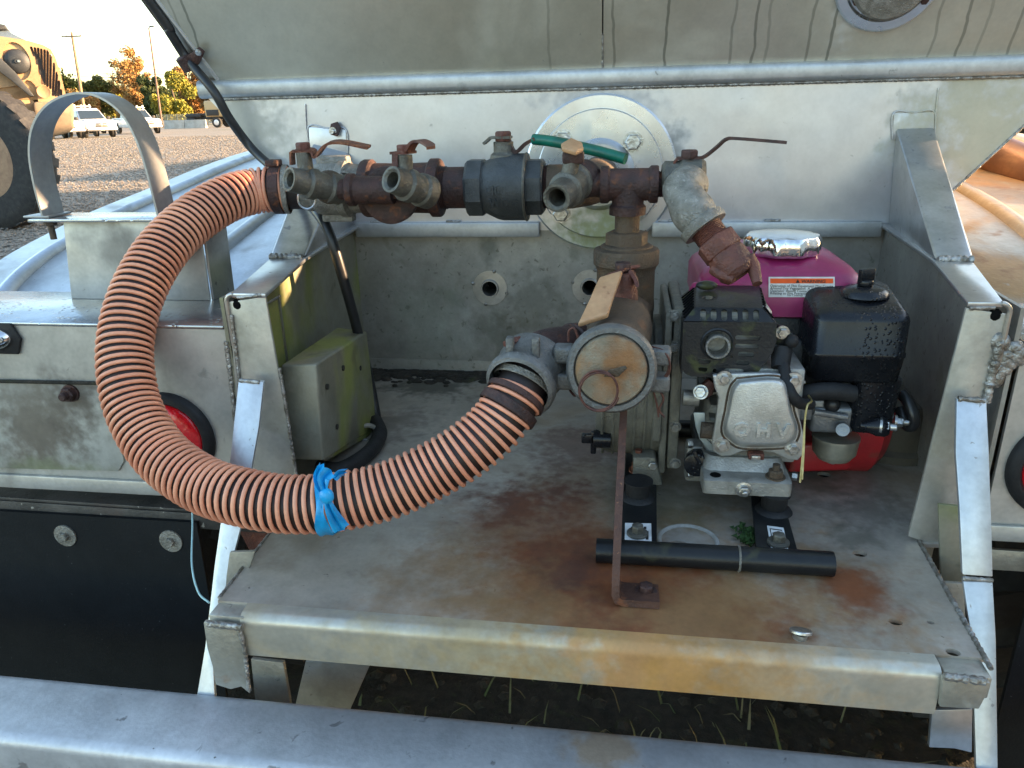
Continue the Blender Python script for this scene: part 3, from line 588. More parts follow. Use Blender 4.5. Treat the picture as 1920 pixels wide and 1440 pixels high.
# ---- rear light boxes
for sgn in (-1, 1):
    a, c = ((-1.36, -.513) if sgn < 0 else (.445, 1.28))
    zt = 1.057
    bo = MB().plate([(a, .818), (c + (.0 if sgn < 0 else 0), .818), (c, zt), (a, zt)], [], (0, .872, 0), (1, 0, 0), (0, 0, 1), (0, .005, 0)).build('light_panel', MATS['panel_steel'] if 'panel_steel' in MATS else M('panel_steel', (.53, .52, .48), (.45, .44, .405), 6, rough=.42, rvar=.12, metal=.55, spots=[((.12, .10, .07), 7, .56, .70, .65, (1, 1, .6)), ((.08, .065, .04), 40, .68, .75, .5), ((.30, .30, .2), 5, .6, .76, .4)], pos=[((.13, .105, .075), tuple(uy(60, 790, .87)), .07, .8, (1, 0, .7)), ((.10, .08, .06), tuple(uy(130, 740, .87)), .045, .85, (1, 0, .7))], bump=.04, bscale=140), TR)
    M('wet_steel', (.50, .52, .54), (.40, .41, .43), 8, rough=.24, rvar=.16, metal=.85, drops=.5, dscale=120, bump=.08, bscale=100)
    MB().bb(a, c, .870, 1.045, zt + .0005, zt + .0055).build('box_top', MATS['wet_steel'], TR, bevel=.002)
    MB().bb(a, c, .878, 1.04, .811, .8175).build('box_floor', MATS['panel_steel'], TR, bevel=.002)
    MB().bb(a, c, 1.035, 1.04, .812, zt).build('box_back', MATS['steel'], TR)
    MB().bb(a, c, .866, .8715, .807, .829).build('box_hem', MATS['panel_steel'], TR, bevel=.002)
    # round tail lamp in a rubber grommet
    lc = uy(318, 820, .868) if sgn < 0 else uy(2003, 880, .868)
    lo = MB().lathe((lc.x, .8725, lc.z), (0, -1, 0), [(.066, -.002), (.066, .006), (.062, .011), (.054, .012), (.050, .008), (.050, -.002)], 48, cap0=False, cap1=False).build('lamp_grommet', MATS['rubber'], TR, smooth=50)
    MB().lathe((lc.x, .8725, lc.z), (0, -1, 0), [(.0505, .0), (.0505, .008), (.047, .0115), (.03, .014), (.012, .0148)], 48).build('lamp_lens', MATS['lens_red'], lo, smooth=50)
M('plate_faded', (.52, .53, .49), (.44, .44, .40), 9, rough=.45, rvar=.1, metal=.4, spots=[((.16, .13, .10), 8, .55, .70, .6, (1, 1, .5)), ((.22, .23, .17), 20, .66, .76, .3)], pos=[((.11, .085, .06), tuple(uy(60, 790, .87)), .09, .85, (1, 0, .6)), ((.10, .08, .06), tuple(uy(130, 740, .87)), .06, .9, (1, 0, .6)), ((.15, .13, .10), tuple(uy(20, 730, .87)), .09, .7, (.6, 0, 1)), ((.20, .22, .12), tuple(uy(120, 884, .87)), .03, .7, (.2, 0, 1))], bump=.06, bscale=150)
lp = [uy(-90, 712, .868), uy(196, 720, .868), uy(216, 790, .868), uy(232, 865, .868), uy(222, 884, .868), uy(-90, 876, .868)]
o = MB().prism(lp, (0, .0045, 0)).build('doubler_plate', MATS['plate_faded'], TR, bevel=.0015)
MB().tube([uy(-90, 713, .868), uy(60, 716, .868), uy(200, 719, .868)], .0028, 8).build('seam_bead', MATS['dirt'], TR)
MB().hexbolt(uy(133, 737, .867), (0, -1, 0), .0105, .009, .0125, .002, .007).build('rusty_stud', MATS['rust_dark'], o)
q = uy(8, 634, .871)
o = MB().loft([q + V((x, 0, z)) for x, z in ((-.07, -.022), (.018, -.022), (.028, 0), (.018, .022), (-.07, .022))], [q + V((x, -.004, z)) for x, z in ((-.07, -.022), (.018, -.022), (.028, 0), (.018, .022), (-.07, .022))]).build('plate_lamp', MATS['rubber'], TR, bevel=.001)
MB().sphere(q + V((-.018, -.004, .001)), .02, (1.7, .9, .85), 24, 12).build('lamp_hood', MATS['chrome'], o, smooth=60)
MB().hexbolt(q + V((.008, -.012, .002)), (0, -1, 0), .004, .004).build('hood_screw', MATS['bright_bolt'], o)
# weld between the left box and the cheek
weld(TR, [uy(424, 640, .868), uy(434, 720, .868), uy(441, 790, .868)], .004)

# ---- underside angle iron and hangers
M('angle_dark', (.06, .058, .056), (.10, .095, .09), 16, rough=.55, metal=.4, spots=[((.45, .43, .38), 90, .68, .72, .7), ((.10, .055, .04), 10, .6, .75, .6)], bump=.3, bscale=200)
A = [uy(-260, 938, .90), uy(405, 962, .90), uy(400, 978, .88), uy(-260, 972, .86)]
MB().prism([V((-1.34, .905, .764)), V((-.50, .905, .756)), V((-.50, .905, .730)), V((-1.34, .905, .735))], (0, .006, 0)).build('angle_iron', MATS['angle_dark'], TR, bevel=.001)
MB().prism([V((-1.34, .905, .7655)), V((-.50, .905, .7575)), V((-.50, .96, .7625)), V((-1.34, .96, .7705))], (0, 0, .005)).build('angle_iron', MATS['angle_dark'], TR, bevel=.001)
MB().prism([V((.43, .905, .772)), V((1.26, .905, .765)), V((1.26, .905, .735)), V((.43, .905, .742))], (0, .006, 0)).build('angle_iron', MATS['worn_steel'], TR, bevel=.001)
MB().prism([V((-.60, .93, .78)), V((-.50, .93, .78)), V((-.49, .93, .66)), V((-.56, .93, .66))], (0, .012, 0)).build('hanger_bracket', MATS['rust_red'], TR, bevel=.002)

# ---- wheels and fenders
M('tyre', (.020, .020, .021), (.034, .033, .032), 20, rough=.8, spots=[((.10, .09, .075), 18, .6, .76, .5)], bump=.3, bscale=150)
M('rim_white', (.5, .5, .48), (.38, .37, .34), 20, rough=.5, metal=.3)
def wheel(parent, c, r, wdt, ax=(1, 0, 0), rim=.56, rimmat='rim_white', lugs=28):
    a = V(ax); c = V(c)
    o = MB().lathe(c - a * wdt / 2, a, [(r * rim, .02 * wdt), (r * .78, 0), (r * .93, .05 * wdt), (r * .985, .16 * wdt), (r, .5 * wdt), (r * .985, .84 * wdt), (r * .93, .95 * wdt), (r * .78, wdt), (r * rim, .98 * wdt)], 48, False, False).build('tyre', MATS['tyre'], parent, smooth=40)
    lm = MB(); u, w_, _ = frame(a)
    for k in range(lugs):
        t = 2 * math.pi * k / lugs; d = u * math.cos(t) + w_ * math.sin(t); e = -u * math.sin(t) + w_ * math.cos(t)
        for sg in (-1, 1):
            rot = Matrix((a, e, d)).transposed(); sk = Matrix.Rotation(R_(18 * sg), 3, 'Z')
            lm.box(c + d * (r * .992) + a * (sg * wdt * .24) + e * (sg * r * .05) - d * (r * .012), (wdt * .44, r * .13, r * .02), rot @ sk)
    lm.build('tread', MATS['tyre'], o, bevel=0)
    MB().lathe(c - a * wdt * .42, a, [(r * rim * 1.02, 0), (r * rim * 1.02, wdt * .06), (r * rim * .9, wdt * .10), (r * rim * .82, wdt * .28), (r * .22, wdt * .22), (r * .20, wdt * .06)], 40).build('rim', MATS[rimmat], parent, smooth=40)
    MB().lathe(c + a * wdt * .42, -a, [(r * rim * 1.02, 0), (r * rim * 1.02, wdt * .06), (r * rim * .9, wdt * .10), (r * rim * .82, wdt * .28), (r * .22, wdt * .22), (r * .20, wdt * .06)], 40).build('rim', MATS[rimmat], parent, smooth=40)
for x in (-1.07, -.80, .73, 1.0): wheel(TR, (x, 1.63, .50), .50, .25)
M('fender_alloy', (.55, .57, .60), (.45, .47, .49), 5, rough=.36, rvar=.14, metal=.78, spots=[((.26, .24, .22), 12, .56, .74, .45), ((.12, .10, .09), 100, .70, .74, .5)], bump=.05, bscale=140)
M('fender_rusty', (.42, .35, .26), (.34, .26, .17), 6, rough=.40, rvar=.2, metal=.45, spots=[((.40, .20, .055), 7, .45, .62, .8), ((.25, .10, .03), 18, .58, .72, .6), ((.5, .47, .4), 40, .62, .72, .5)], bump=.15, bscale=120)
FP = [(1.085, .96), (1.10, 1.005), (1.15, 1.045), (1.24, 1.078), (1.36, 1.103), (1.5, 1.128), (1.72, 1.155), (1.98, 1.188), (2.3, 1.215), (2.75, 1.22), (3.2, 1.17), (3.5, 1.05), (3.6, .9)]
fprof = [(p.x, p.y) for p in spline([V((a, b, 0)) for a, b in FP], 5)]
def arch(x): return [V((x, y, z)) for y, z in fprof]
for sg, xi, xo, mt_ in ((-1, -.555, -1.15, 'fender_alloy'), (1, .485, 1.08, 'fender_rusty')):
    fm = MB(); A_ = arch(xi); B_ = arch(xo); n = len(A_); C_ = [p - V((0, 0, .005)) for p in A_]; D_ = [p - V((0, 0, .005)) for p in B_]
    E_ = [V((xo + sg * .012, p.y, p.z - .012)) for p in B_]; G_ = [V((xo + sg * .012, p.y, p.z - .07)) for p in B_]
    rows = [C_, A_, B_, E_, G_]; fm.v = [p for r in rows for p in r]
    fm.f = [(j * n + i, j * n + i + 1, (j + 1) * n + i + 1, (j + 1) * n + i) for j in range(4) for i in range(n - 1)]
    fo_ = fm.build('fender', MATS[mt_], TR, smooth=50)
    for fr in (.30, .62, .86):
        x = xi + (xo - xi) * fr
        MB().tube([p + V((0, 0, -.008)) for p in arch(x)][3:-3], .020, 12).build('fender_rib', MATS[mt_], fo_, smooth=60)
    MB().tube([V((xi, 1.075, .955 + .04)), V((xo, 1.075, .955 + .04))], .013, 12).build('fender_hem', MATS[mt_], fo_, smooth=60)
# brown tube lying along the right fender
MB().cyl(uy(1800, 262, 1.95), uy(2100, 400, 1.55), .045, seg=32).build('side_tube', M('tube_brown', (.22, .105, .055), (.13, .06, .035), 9, rough=.45, metal=.3, spots=[((.36, .2, .1), 14, .6, .75, .5, (1, 1, 3))], bump=.1, bscale=80), TR)
# ================================================================== helpers for small hardware
def band(path, wdir, wid, th):
    """flat bar bent along a path: width along wdir, thickness th"""
    P = [V(p) for p in path]; wd = V(wdir).normalized(); mb = MB(); n = len(P)
    for i in range(n):
        t = (P[min(i + 1, n - 1)] - P[max(i - 1, 0)]).normalized(); k = t.cross(wd).normalized(); ww = wid[i] if isinstance(wid, list) else wid
        for a, b in ((-1, -1), (1, -1), (1, 1), (-1, 1)): mb.v.append(P[i] + wd * (a * ww / 2) + k * (b * th / 2))
    for i in range(n - 1):
        for k in range(4): mb.f.append((i * 4 + k, i * 4 + (k + 1) % 4, (i + 1) * 4 + (k + 1) % 4, (i + 1) * 4 + k))
    mb.f += [(3, 2, 1, 0), tuple((n - 1) * 4 + k for k in range(4))]
    return mb
def threads(mb, p0, p1, r, pitch=.0022):
    p0 = V(p0); p1 = V(p1); l = (p1 - p0).length; k = max(2, int(l / pitch)); pr = []
    for i in range(k): pr += [(r, l * i / k), (r * .94, l * (i + .5) / k)]
    return mb.lathe(p0, p1 - p0, pr + [(r, l)], 28)

# ================================================================== hoop on the left light box
HO = thing('strap_hoop', 'bent stainless band hoop on a folded sheet stand above the light box', 'holder', uy(240, 545, 1.0))
zt = 1.0625
a, b_, c, d = uy(118, 415, 1.0), uy(372, 412, 1.0), uy(391, 548, 1.0), uy(131, 548, 1.0)
c.z = d.z = zt
MB().prism([a, b_, c, d], (0, .004, 0)).build('stand_front', MATS['panel_steel'], HO, bevel=.001)
MB().prism([b_ + V((.001, .003, 0)), c + V((.001, .003, 0)), c + V((.004, .06, 0)), b_ + V((.004, .06, -.01))], (.004, 0, 0)).build('stand_side', MATS['steel'], HO, bevel=.001)
sz = a.z
MB().prism([V((uy(55, 410, .99).x, .985, sz + .001)), V((b_.x + .012, .985, sz + .001)), V((b_.x + .012, 1.06, sz + .001)), V((uy(55, 410, .99).x, 1.06, sz + .001))], (0, 0, .004)).build('shelf_plate', MATS['wet_steel'], HO, bevel=.001)
hp = spline([uy(px, py, 1.02) for px, py in ((100, 405), (84, 345), (75, 285), (82, 235), (108, 197), (150, 177), (196, 179), (240, 207), (270, 255), (292, 320), (312, 400))], 8)
zf_ = sz + .0065
for q in hp[:2] + hp[-2:]: q.z = max(q.z, zf_)
hp[0].z = zf_; hp[-1].z = zf_
MB.__doc__
band(hp, (0, 1, 0), .044, .003).build('hoop_band', M('band_steel', (.40, .40, .40), (.33, .33, .33), 12, rough=.42, metal=.7, spots=[((.16, .17, .10), 14, .62, .8, .4)]), HO, smooth=40)
MB().prism([hp[0] + V((-.03, -.024, -.001)), hp[0] + V((.012, -.024, -.001)), hp[0] + V((.012, .024, -.001)), hp[0] + V((-.03, .024, -.001))], (0, 0, .003)).build('hoop_foot', MATS['band_steel'], HO, bevel=.0008)
q = uy(92, 430, .995); MB().cyl((q.x, 1.0, sz), (q.x, 1.0, sz - .026), .0045, seg=14).hexbolt((q.x, 1.0, sz + .001), (0, 0, -1), .009, .007).build('hoop_bolt', MATS['rust_iron'], HO)

# ================================================================== hose
HOSE = thing('suction_hose', 'orange and black ribbed suction hose looping from the manifold down to the pump', 'hose', (-.36, .7, .8))
HC = [(578, 356, 1.12), (530, 355, 1.11), (480, 358, 1.10), (425, 373, 1.06), (362, 412, 1.005), (305, 468, .945), (262, 540, .89), (238, 620, .845), (236, 700, .81), (256, 780, .78), (305, 855, .75), (380, 908, .725), (460, 933, .71), (540, 945, .708), (630, 941, .715), (720, 922, .73), (800, 888, .748), (870, 848, .765), (925, 802, .785), (962, 752, .805), (990, 700, .83)]
hpath = resample(spline([uy(*c) for c in HC], 16), .004)
R0 = .0312
MB().tube(hpath, R0 - .0016, 28).build('hose_wall', MATS['hose_wall'], HOSE, smooth=60)
pitch = .0096; steps = 26; hv = MB()
# moving frame
T = [(hpath[min(i + 1, len(hpath) - 1)] - hpath[max(i - 1, 0)]).normalized() for i in range(len(hpath))]
u, w_, _ = frame(T[0]); FR = []
for i in range(len(hpath)):
    if i: u = T[i - 1].rotation_difference(T[i]) @ u
    u = (u - u.dot(T[i]) * T[i]).normalized(); FR.append((u.copy(), T[i].cross(u)))
Ltot = .004 * (len(hpath) - 1); nturn = (Ltot - .05) / pitch; pts = []
for k in range(int(nturn * steps)):
    s = .028 + pitch * k / steps; i = min(int(s / .004), len(hpath) - 2); f = s / .004 - i
    c = hpath[i].lerp(hpath[i + 1], f); uu_ = FR[i][0].lerp(FR[i + 1][0], f); ww = FR[i][1].lerp(FR[i + 1][1], f); t = 2 * math.pi * k / steps
    pts.append(c + (uu_ * math.cos(t) + ww * math.sin(t)) * (R0 + .0006))
MB().tube(pts, .0027, 7).build('hose_helix', MATS['hose_peach'], HOSE, smooth=80)
# rust-stained clamps at the two ends
def clamp(i, mat, wid=.011, name='hose_clamp'):
    c = hpath[i]; t = T[i]; o = MB().lathe(c - t * wid / 2, t, [(R0 + .0042, 0), (R0 + .0055, .001), (R0 + .0055, wid - .001), (R0 + .0042, wid)], 36, False, False).build(name, MATS[mat], HOSE, smooth=40)
    return o
o = clamp(11, 'rust_dark', .016); MB().box(hpath[11] + V((0, -.006, R0 + .008)), (.020, .020, .010)).build('clamp_screw', MATS['rust_dark'], o, bevel=.002)
clamp(8, 'galvanised', .008)
n_ = len(hpath); o = clamp(n_ - 13, 'rust_dark', .012); clamp(n_ - 9, 'rust_dark', .008); clamp(n_ - 4, 'galvanised', .009)
MB().torus(uy(575, 374, 1.065), (0, -1, .1), .0135, .0016, 28, 6).build('pull_ring', MATS['bright_bolt'], HOSE)

# blue ribbon tied round the hose
bi = min(range(len(hpath)), key=lambda i: (hpath[i] - uy(618, 941, .715)).length)
bc, btan = hpath[bi], T[bi]; bu, bw = FR[bi]
RB_ = thing('plastic_ribbon', 'bright blue plastic ribbon knotted round the ribbed hose', 'ribbon', bc)
mb = MB(); seg = 40
for k in range(seg):
    t = 2 * math.pi * k / seg
    for j in range(5):
        s = (j / 4 - .5) * .017 * (.8 + .3 * math.sin(3 * t)); rr = R0 + .0050 + .0012 * math.sin(7 * t + j * 2.1)
        mb.v.append(bc + btan * (s + .002 * math.sin(2 * t)) + (bu * math.cos(t) + bw * math.sin(t)) * rr)
for k in range(seg):
    for j in range(4): mb.f.append((k * 5 + j, k * 5 + j + 1, ((k + 1) % seg) * 5 + j + 1, ((k + 1) % seg) * 5 + j))
mb.build('ribbon_loop', MATS['ribbon_blue'], RB_, smooth=60)
def rag(path, wid, name, seed):
    rnd = random.Random(seed); P = spline(path, 5); mb = MB(); n = len(P); W = 7
    for i, p in enumerate(P):
        f = i / (n - 1); ww = wid[0] + (wid[1] - wid[0]) * f; t = (P[min(i + 1, n - 1)] - P[max(i - 1, 0)]).normalized(); v = ray(960, 720).normalized(); sd_ = t.cross(v).normalized()
        for j in range(W):
            g_ = j / (W - 1) - .5; mb.v.append(p + sd_ * (g_ * ww) + v * (-.004 * math.cos(g_ * 12 + seed) * min(1, f * 2 + .3)) + t * (rnd.uniform(-.004, .004) if i == n - 1 else 0))
    for i in range(n - 1):
        for j in range(W - 1): mb.f.append((i * W + j, i * W + j + 1, (i + 1) * W + j + 1, (i + 1) * W + j))
    return mb.build(name, MATS['ribbon_blue'], RB_, smooth=70)
kn = uy(612, 930, .672); MB().sphere(kn, .0085, (1.0, .8, 1.1), 10, 7).build('knot', MATS['ribbon_blue'], RB_, smooth=60)
rag([kn, uy(616, 950, .670), uy(626, 972, .672), uy(640, 995, .678)], (.006, .021), 'ribbon_tail', 3)
rag([kn, uy(604, 912, .672), uy(602, 895, .676), uy(612, 882, .682)], (.008, .022), 'ribbon_tail', 5)
rag([uy(606, 905, .675), uy(600, 892, .68), uy(608, 880, .685)], (.006, .016), 'ribbon_tail', 8)
rag([uy(626, 898, .69), uy(636, 888, .70), uy(648, 886, .71)], (.008, .008), 'ribbon_tail', 9)

# ================================================================== pipe manifold
YM = 1.12; PM = uy(850, 352, YM); ZM = PM.z
xm = lambda px: uy(px, 352, YM).x
MF = thing('pipe_manifold', 'rusty threaded pipe manifold with lever ball valves along the lower bulkhead', 'pipework', (xm(850), YM, ZM))
X1 = V((1, 0, 0))
def lx(x0, prof, seg=36, ang=0.0): return MB().lathe((x0, YM, ZM), X1, prof, seg, ang=ang)
# cam coupling
x0 = xm(572); l = xm(684) - x0
o = lx(x0, [(.031, 0), (.033, .006), (.033, .018), (.0375, .022), (.0395, .030), (.0395, .058), (.043, .062), (.043, .072), (.036, .076), (.036, l)]).build('cam_coupling', MATS['galvanised'], MF, smooth=35)
for s in (-1, 1):
    MB().box((x0 + .05, YM, ZM + s * .042), (.05, .02, .014)).build('cam_lever', MATS['galvanised'], o, bevel=.004)
MB().box((x0 + .06, YM - .036, ZM), (.052, .016, .022)).build('cam_lever', MATS['galvanised'], o, bevel=.004)
MB().torus((xm(660), YM - .030, ZM + .012), (.3, -1, 0), .015, .0022, 26, 6).build('lever_ring', MATS['galvanised'], o)
# big tee
x0 = xm(684); l = xm(828) - x0
o = lx(x0, [(.030, 0), (.041, 0), (.0425, .003), (.0425, .014), (.037, .018), (.036, l / 2), (.037, l - .018), (.0425, l - .014), (.0425, l - .003), (.041, l)]).build('pipe_tee', MATS['rust_dark'], MF, smooth=35)
bc_ = V((xm(752), YM, ZM - .004))
MB().lathe(bc_, (0, -1, 0), [(.034, 0), (.036, .045), (.0405, .048), (.0405, .062), (.036, .064), (.028, .064)], 36).build('branch_socket', MATS['rust_dark'], o, smooth=35)
# small run in front of the big tee
Ys = 1.035; sm = lambda px, py=356: uy(px, py, Ys)
p = sm(748, 352); MB().lathe((p.x, 1.06, p.z), (0, -1, 0), [(.021, 0), (.021, .016), (.017, .018), (.017, .03)], 6).build('hex_bushing', MATS['rust_dark'], MF)
p0, p1 = sm(652), sm(738); MB().lathe(p0, p1 - p0, [(.0205, 0), (.0225, .002), (.0225, .010), (.0190, .013), (.0190, (p1 - p0).length)], 30).build('pipe_tee', MATS['rust_dark'], MF, smooth=35)
MB().cyl(sm(628, 354), sm(656), .0145, seg=24).build('pipe_nipple', MATS['rust_dark'], MF)
def ball_valve(p0, p1, r, mat='brass_dull', bore=.6):
    p0 = V(p0); p1 = V(p1); a = p1 - p0; L_ = a.length
    o = MB().lathe(p0, a, [(r * 1.05, 0), (r * 1.3, L_ * .04), (r * 1.3, L_ * .26), (r * 1.12, L_ * .30), (r * 1.12, L_ * .50), (r * 1.28, L_ * .52), (r * 1.28, L_ * .66), (r * 1.05, L_ * .70), (r * .98, L_), (r * .80, L_), (r * bore, L_ - .003), (r * bore, L_ * .45)], 30, True, True).build('ball_valve', MATS[mat], MF, smooth=35)
    MB().lathe(p0 + a.normalized() * (L_ * .5), a, [(r * bore * 1.02, 0), (r * bore * 1.02, .0015)], 20).build('bore', MATS['void'], o)
    return o
def stem(o, base, h, r, mat='brass_dull', nut='rust_red'):
    base = V(base); MB().cyl(base - V((0, 0, .012)), base + V((0, 0, h)), r, seg=18).build('valve_stem', MATS[mat], o)
    s_ = MB().hexbolt(base + V((0, 0, h + .003)), (0, 0, 1), r * .95, .010); s_.build('stem_nut', MATS[nut], o, bevel=.0008)
# valve 1 and 2
v1a, v1b = uy(640, 356, 1.05), uy(541, 336, .985); v1 = ball_valve(v1a, v1b, .0165)
p0 = uy(618, 351, 1.04); MB().sphere(p0, .0235, (1, 1, 1), 20, 12).build('street_elbow', MATS['rust_iron'], MF, smooth=60)
b0 = uy(573, 317, 1.01); stem(v1, b0, .022, .0105)
hz = b0.z + .0245
band(spline([b0 + V((-.012, 0, .0245)), b0 + V((.012, 0, .0245)), uy(593, 293, 1.01), uy(612, 271, 1.01), uy(640, 266, 1.01), uy(692, 276, 1.01)], 5), (0, 1, .15), .018, .0032).build('valve_handle', MATS['rust_bright'], v1, smooth=30)
band([b0 + V((-.012, 0, .0245)), b0 + V((-.0165, 0, .022)), b0 + V((-.018, 0, .006))], (0, 1, 0), .014, .003).build('handle_stop', MATS['rust_bright'], v1)
v2a, v2b = uy(806, 362, 1.03), uy(733, 336, .97); v2 = ball_valve(v2a, v2b, .0175)
b0 = uy(760, 317, .995); stem(v2, b0, .018, .0105)
band(spline([b0 + V((-.014, .0, .021)), b0 + V((.010, 0, .021)), uy(768, 283, .99), uy(776, 268, .985), uy(790, 264, .98), uy(806, 272, .94), uy(808, 277, .90)], 5), (.25, .97, 0), .022, .0035).build('valve_handle', MATS['rust_red'], v2, smooth=30)
band([b0 + V((-.010, -.008, .021)), b0 + V((-.011, -.010, .003))], (1, 0, 0), .008, .003).build('handle_stop', MATS['rust_red'], v2)
# nipple, large valve, elbow to the tank
nb = MB(); threads(nb, (xm(828), YM, ZM), (xm(838), YM, ZM), .0312); nb.cyl((xm(837), YM, ZM), (xm(884), YM, ZM), .0300, seg=36); nb.build('pipe_nipple', MATS['rust_dark'], MF, smooth=35)
x0 = xm(877); xs = lambda px: xm(px) - x0
big = lx(x0, [(.038, 0), (.0425, .004), (.0425, xs(908)), (.038, xs(912))], 8, ang=math.pi / 8).lathe((xm(909), YM, ZM), X1, [(.035, 0), (.037, .001), (.0462, xm(935) - xm(909)), (.0478, xm(945) - xm(909)), (.0478, xm(984) - xm(909)), (.0472, xm(990) - xm(909)), (.040, xm(991) - xm(909))], 40).lathe((xm(989), YM, ZM), X1, [(.0415, 0), (.0415, xm(1018) - xm(990)), (.038, xm(1022) - xm(990))], 8, ang=math.pi / 8).build('ball_valve', MATS['cast_black'], MF, bevel=0, smooth=28)
MB().torus((xm(988), YM, ZM), X1, .0472, .0022, 48, 6).build('valve_seam', MATS['brass_dull'], big)
f1 = V((1, 0, 0))
for body, sz_, py in (('400', .017, 352), ('WOG', .016, 376)):
    k = (py - 352) / 60.0; ang = k * .9; nrm = V((0, -math.cos(ang), -math.sin(ang))); e2 = V((0, -math.sin(ang), math.cos(ang)))
    text_mesh('cast_lettering', body, sz_, V((xm(926), YM, ZM)) + nrm * .0473 - e2 * .006, f1, e2, MATS['cast_black'], big, ext=.0011, bold=.0004)
b0 = V((xm(946), YM, ZM + .040)); MB().lathe(b0 - V((0, 0, .004)), (0, 0, 1), [(.021, 0), (.019, .010), (.0145, .014), (.0145, .028)], 24).build('valve_stem', MATS['brass_dull'], big, smooth=35)
MB().hexbolt(b0 + V((0, 0, .0255)), (0, 0, 1), .0125, .013).build('stem_nut', MATS['rust_red'], big, bevel=.001)
band([b0 + V((-.028, 0, .022)), b0 + V((-.018, 0, .030)), b0 + V((.012, 0, .030))], (0, 1, 0), .024, .0035).build('handle_plate', MATS['brass_dull'], big)
hpth = spline([b0 + V((.006, 0, .0315)), uy(965, 285, YM), uy(985, 270, YM - .01), uy(1003, 260, YM - .02)], 6)
band(hpth, (0, 1, 0), .015, .005).build('valve_handle', MATS['rust_dark'], big, smooth=40)
MB().tube(spline([uy(1000, 261, YM - .018), uy(1040, 266, YM - .03), uy(1110, 281, YM - .05), uy(1173, 298, YM - .07)], 6), .0075, 12).build('handle_grip', MATS['grip_green'], big, smooth=60)
nb = MB(); threads(nb, (xm(1020), YM, ZM), (xm(1032), YM, ZM), .0312); nb.build('pipe_nipple', MATS['rust_dark'], MF, smooth=35)
ep = spline([V((xm(1028), YM, ZM)), V((xm(1065), YM, ZM)), V((FX - .030, YM + .003, ZM)), V((FX - .004, YM + .045, ZM)), V((FX, YM + .10, ZM + .001)), V((FX, 1.30, FZ)), V((FX, 1.412, FZ))], 8)
MB().tube(ep, [.0315 if i < len(ep) * .7 else .034 for i in range(len(ep))], 32).build('pipe_elbow', MATS['rust_iron'], MF, smooth=60)
# upright branch over the pump
YP = 1.04; T0 = uy(1178, 346, YP); XP = T0.x; ZT = T0.z; xp = lambda px: uy(px, 346, YP).x
x0 = xp(1126); l = xp(1234) - x0
o = MB().lathe((x0, YP, ZT), X1, [(.016, 0), (.0235, 0), (.0245, .002), (.0245, .010), (.0212, .013), (.0212, l - .013), (.0245, l - .010), (.0245, l - .002), (.0235, l)], 32).build('pipe_tee', MATS['rust_dark'], MF, smooth=35)
zb_ = uy(1175, 402, YP).z; MB().lathe((XP, YP, ZT), (0, 0, -1), [(.0212, 0), (.0212, ZT - zb_ - .014), (.0245, ZT - zb_ - .011), (.0245, ZT - zb_)], 32).build('branch_socket', MATS['rust_dark'], o, smooth=35)
zc = uy(1175, 452, YP).z; nb = MB(); nb.cyl((XP, YP, zb_ + .006), (XP, YP, zc), .0167, seg=28); nb.build('pipe_nipple', MATS['rust_iron'], MF, smooth=35)
nb = MB(); threads(nb, (xp(1232), YP, ZT), (xp(1243), YP, ZT), .0172); nb.cyl((xp(1242), YP, ZT), (xp(1275), YP, ZT), .0165, seg=28); nb.build('pipe_nipple', MATS['rust_dark'], MF, smooth=35)
MB().cyl((xp(1095), YP, ZT + .001), (xp(1130), YP, ZT), .0167, seg=28).build('pipe_nipple', MATS['rust_dark'], MF)
v3 = ball_valve(uy(1090, 334, 1.05), uy(1043, 372, .965), .0185, bore=.62)
MB().sphere(uy(1092, 336, YP + .005), .0265, (1, 1, 1), 20, 12).build('street_elbow', MATS['rust_dark'], MF, smooth=60)
b0 = uy(1070, 318, 1.0); MB().tube([b0 + V((-.004, 0, -.012)), uy(1073, 300, 1.0)], .0105, 14).build('valve_stem', MATS['brass_dull'], v3)
MB().box(uy(1075, 295, 1.0), (.027, .022, .015)).build('handle_plate', MATS['rust_dark'], v3, bevel=.003)
MB().prism([uy(1052, 278, .995), uy(1071, 266, 1.01), uy(1092, 276, 1.0), uy(1094, 285, .98), uy(1080, 293, .96), uy(1054, 285, .97)], (0, -.002, .006)).build('handle_grip', MATS['grip_tan'], v3, bevel=.002, seg=3)
# valve 4 with the rusty lever, 45 degree elbow and rusty coupling
b4 = uy(1292, 335, YP); v4 = MB().lathe(b4 - V((.036, 0, 0)), X1, [(.018, 0), (.023, .004), (.023, .022), (.027, .026), (.027, .050), (.022, .056)], 28).build('ball_valve', MATS['brass_dull'], MF, smooth=35)
b0 = uy(1291, 318, YP - .002); stem(v4, b0, .012, .0125, 'rust_iron', 'rust_dark')
band(spline([b0 + V((-.016, 0, .0145)), b0 + V((.010, 0, .0145)), uy(1322, 293, YP), uy(1345, 275, YP - .01), uy(1362, 261, YP - .02), uy(1385, 260, YP - .03), uy(1473, 267, YP - .06)], 6), (0, 1, 0), .016, .0035).build('valve_handle', MATS['rust_dark'], v4, smooth=30)
band([b0 + V((-.015, -.004, .0145)), b0 + V((-.019, -.004, .010)), b0 + V((-.020, -.004, -.002))], (0, 1, 0), .010, .003).build('handle_stop', MATS['rust_red'], v4)
e = [uy(1284, 350, YP - .03), uy(1283, 365, YP - .045), uy(1296, 392, YP - .06), uy(1318, 422, YP - .07)]
ee = spline(e, 6); n = len(ee); MB().tube(ee, [.026 + .0015 * math.sin(i * .6) for i in range(n)], 28).sphere(ee[0] + V((.004, .01, .0)), .027, (1, 1, 1), 22, 14).build('street_elbow', MATS['galvanised'], MF, smooth=60)
dirn = (ee[-1] - ee[-3]).normalized(); c0 = ee[-1]
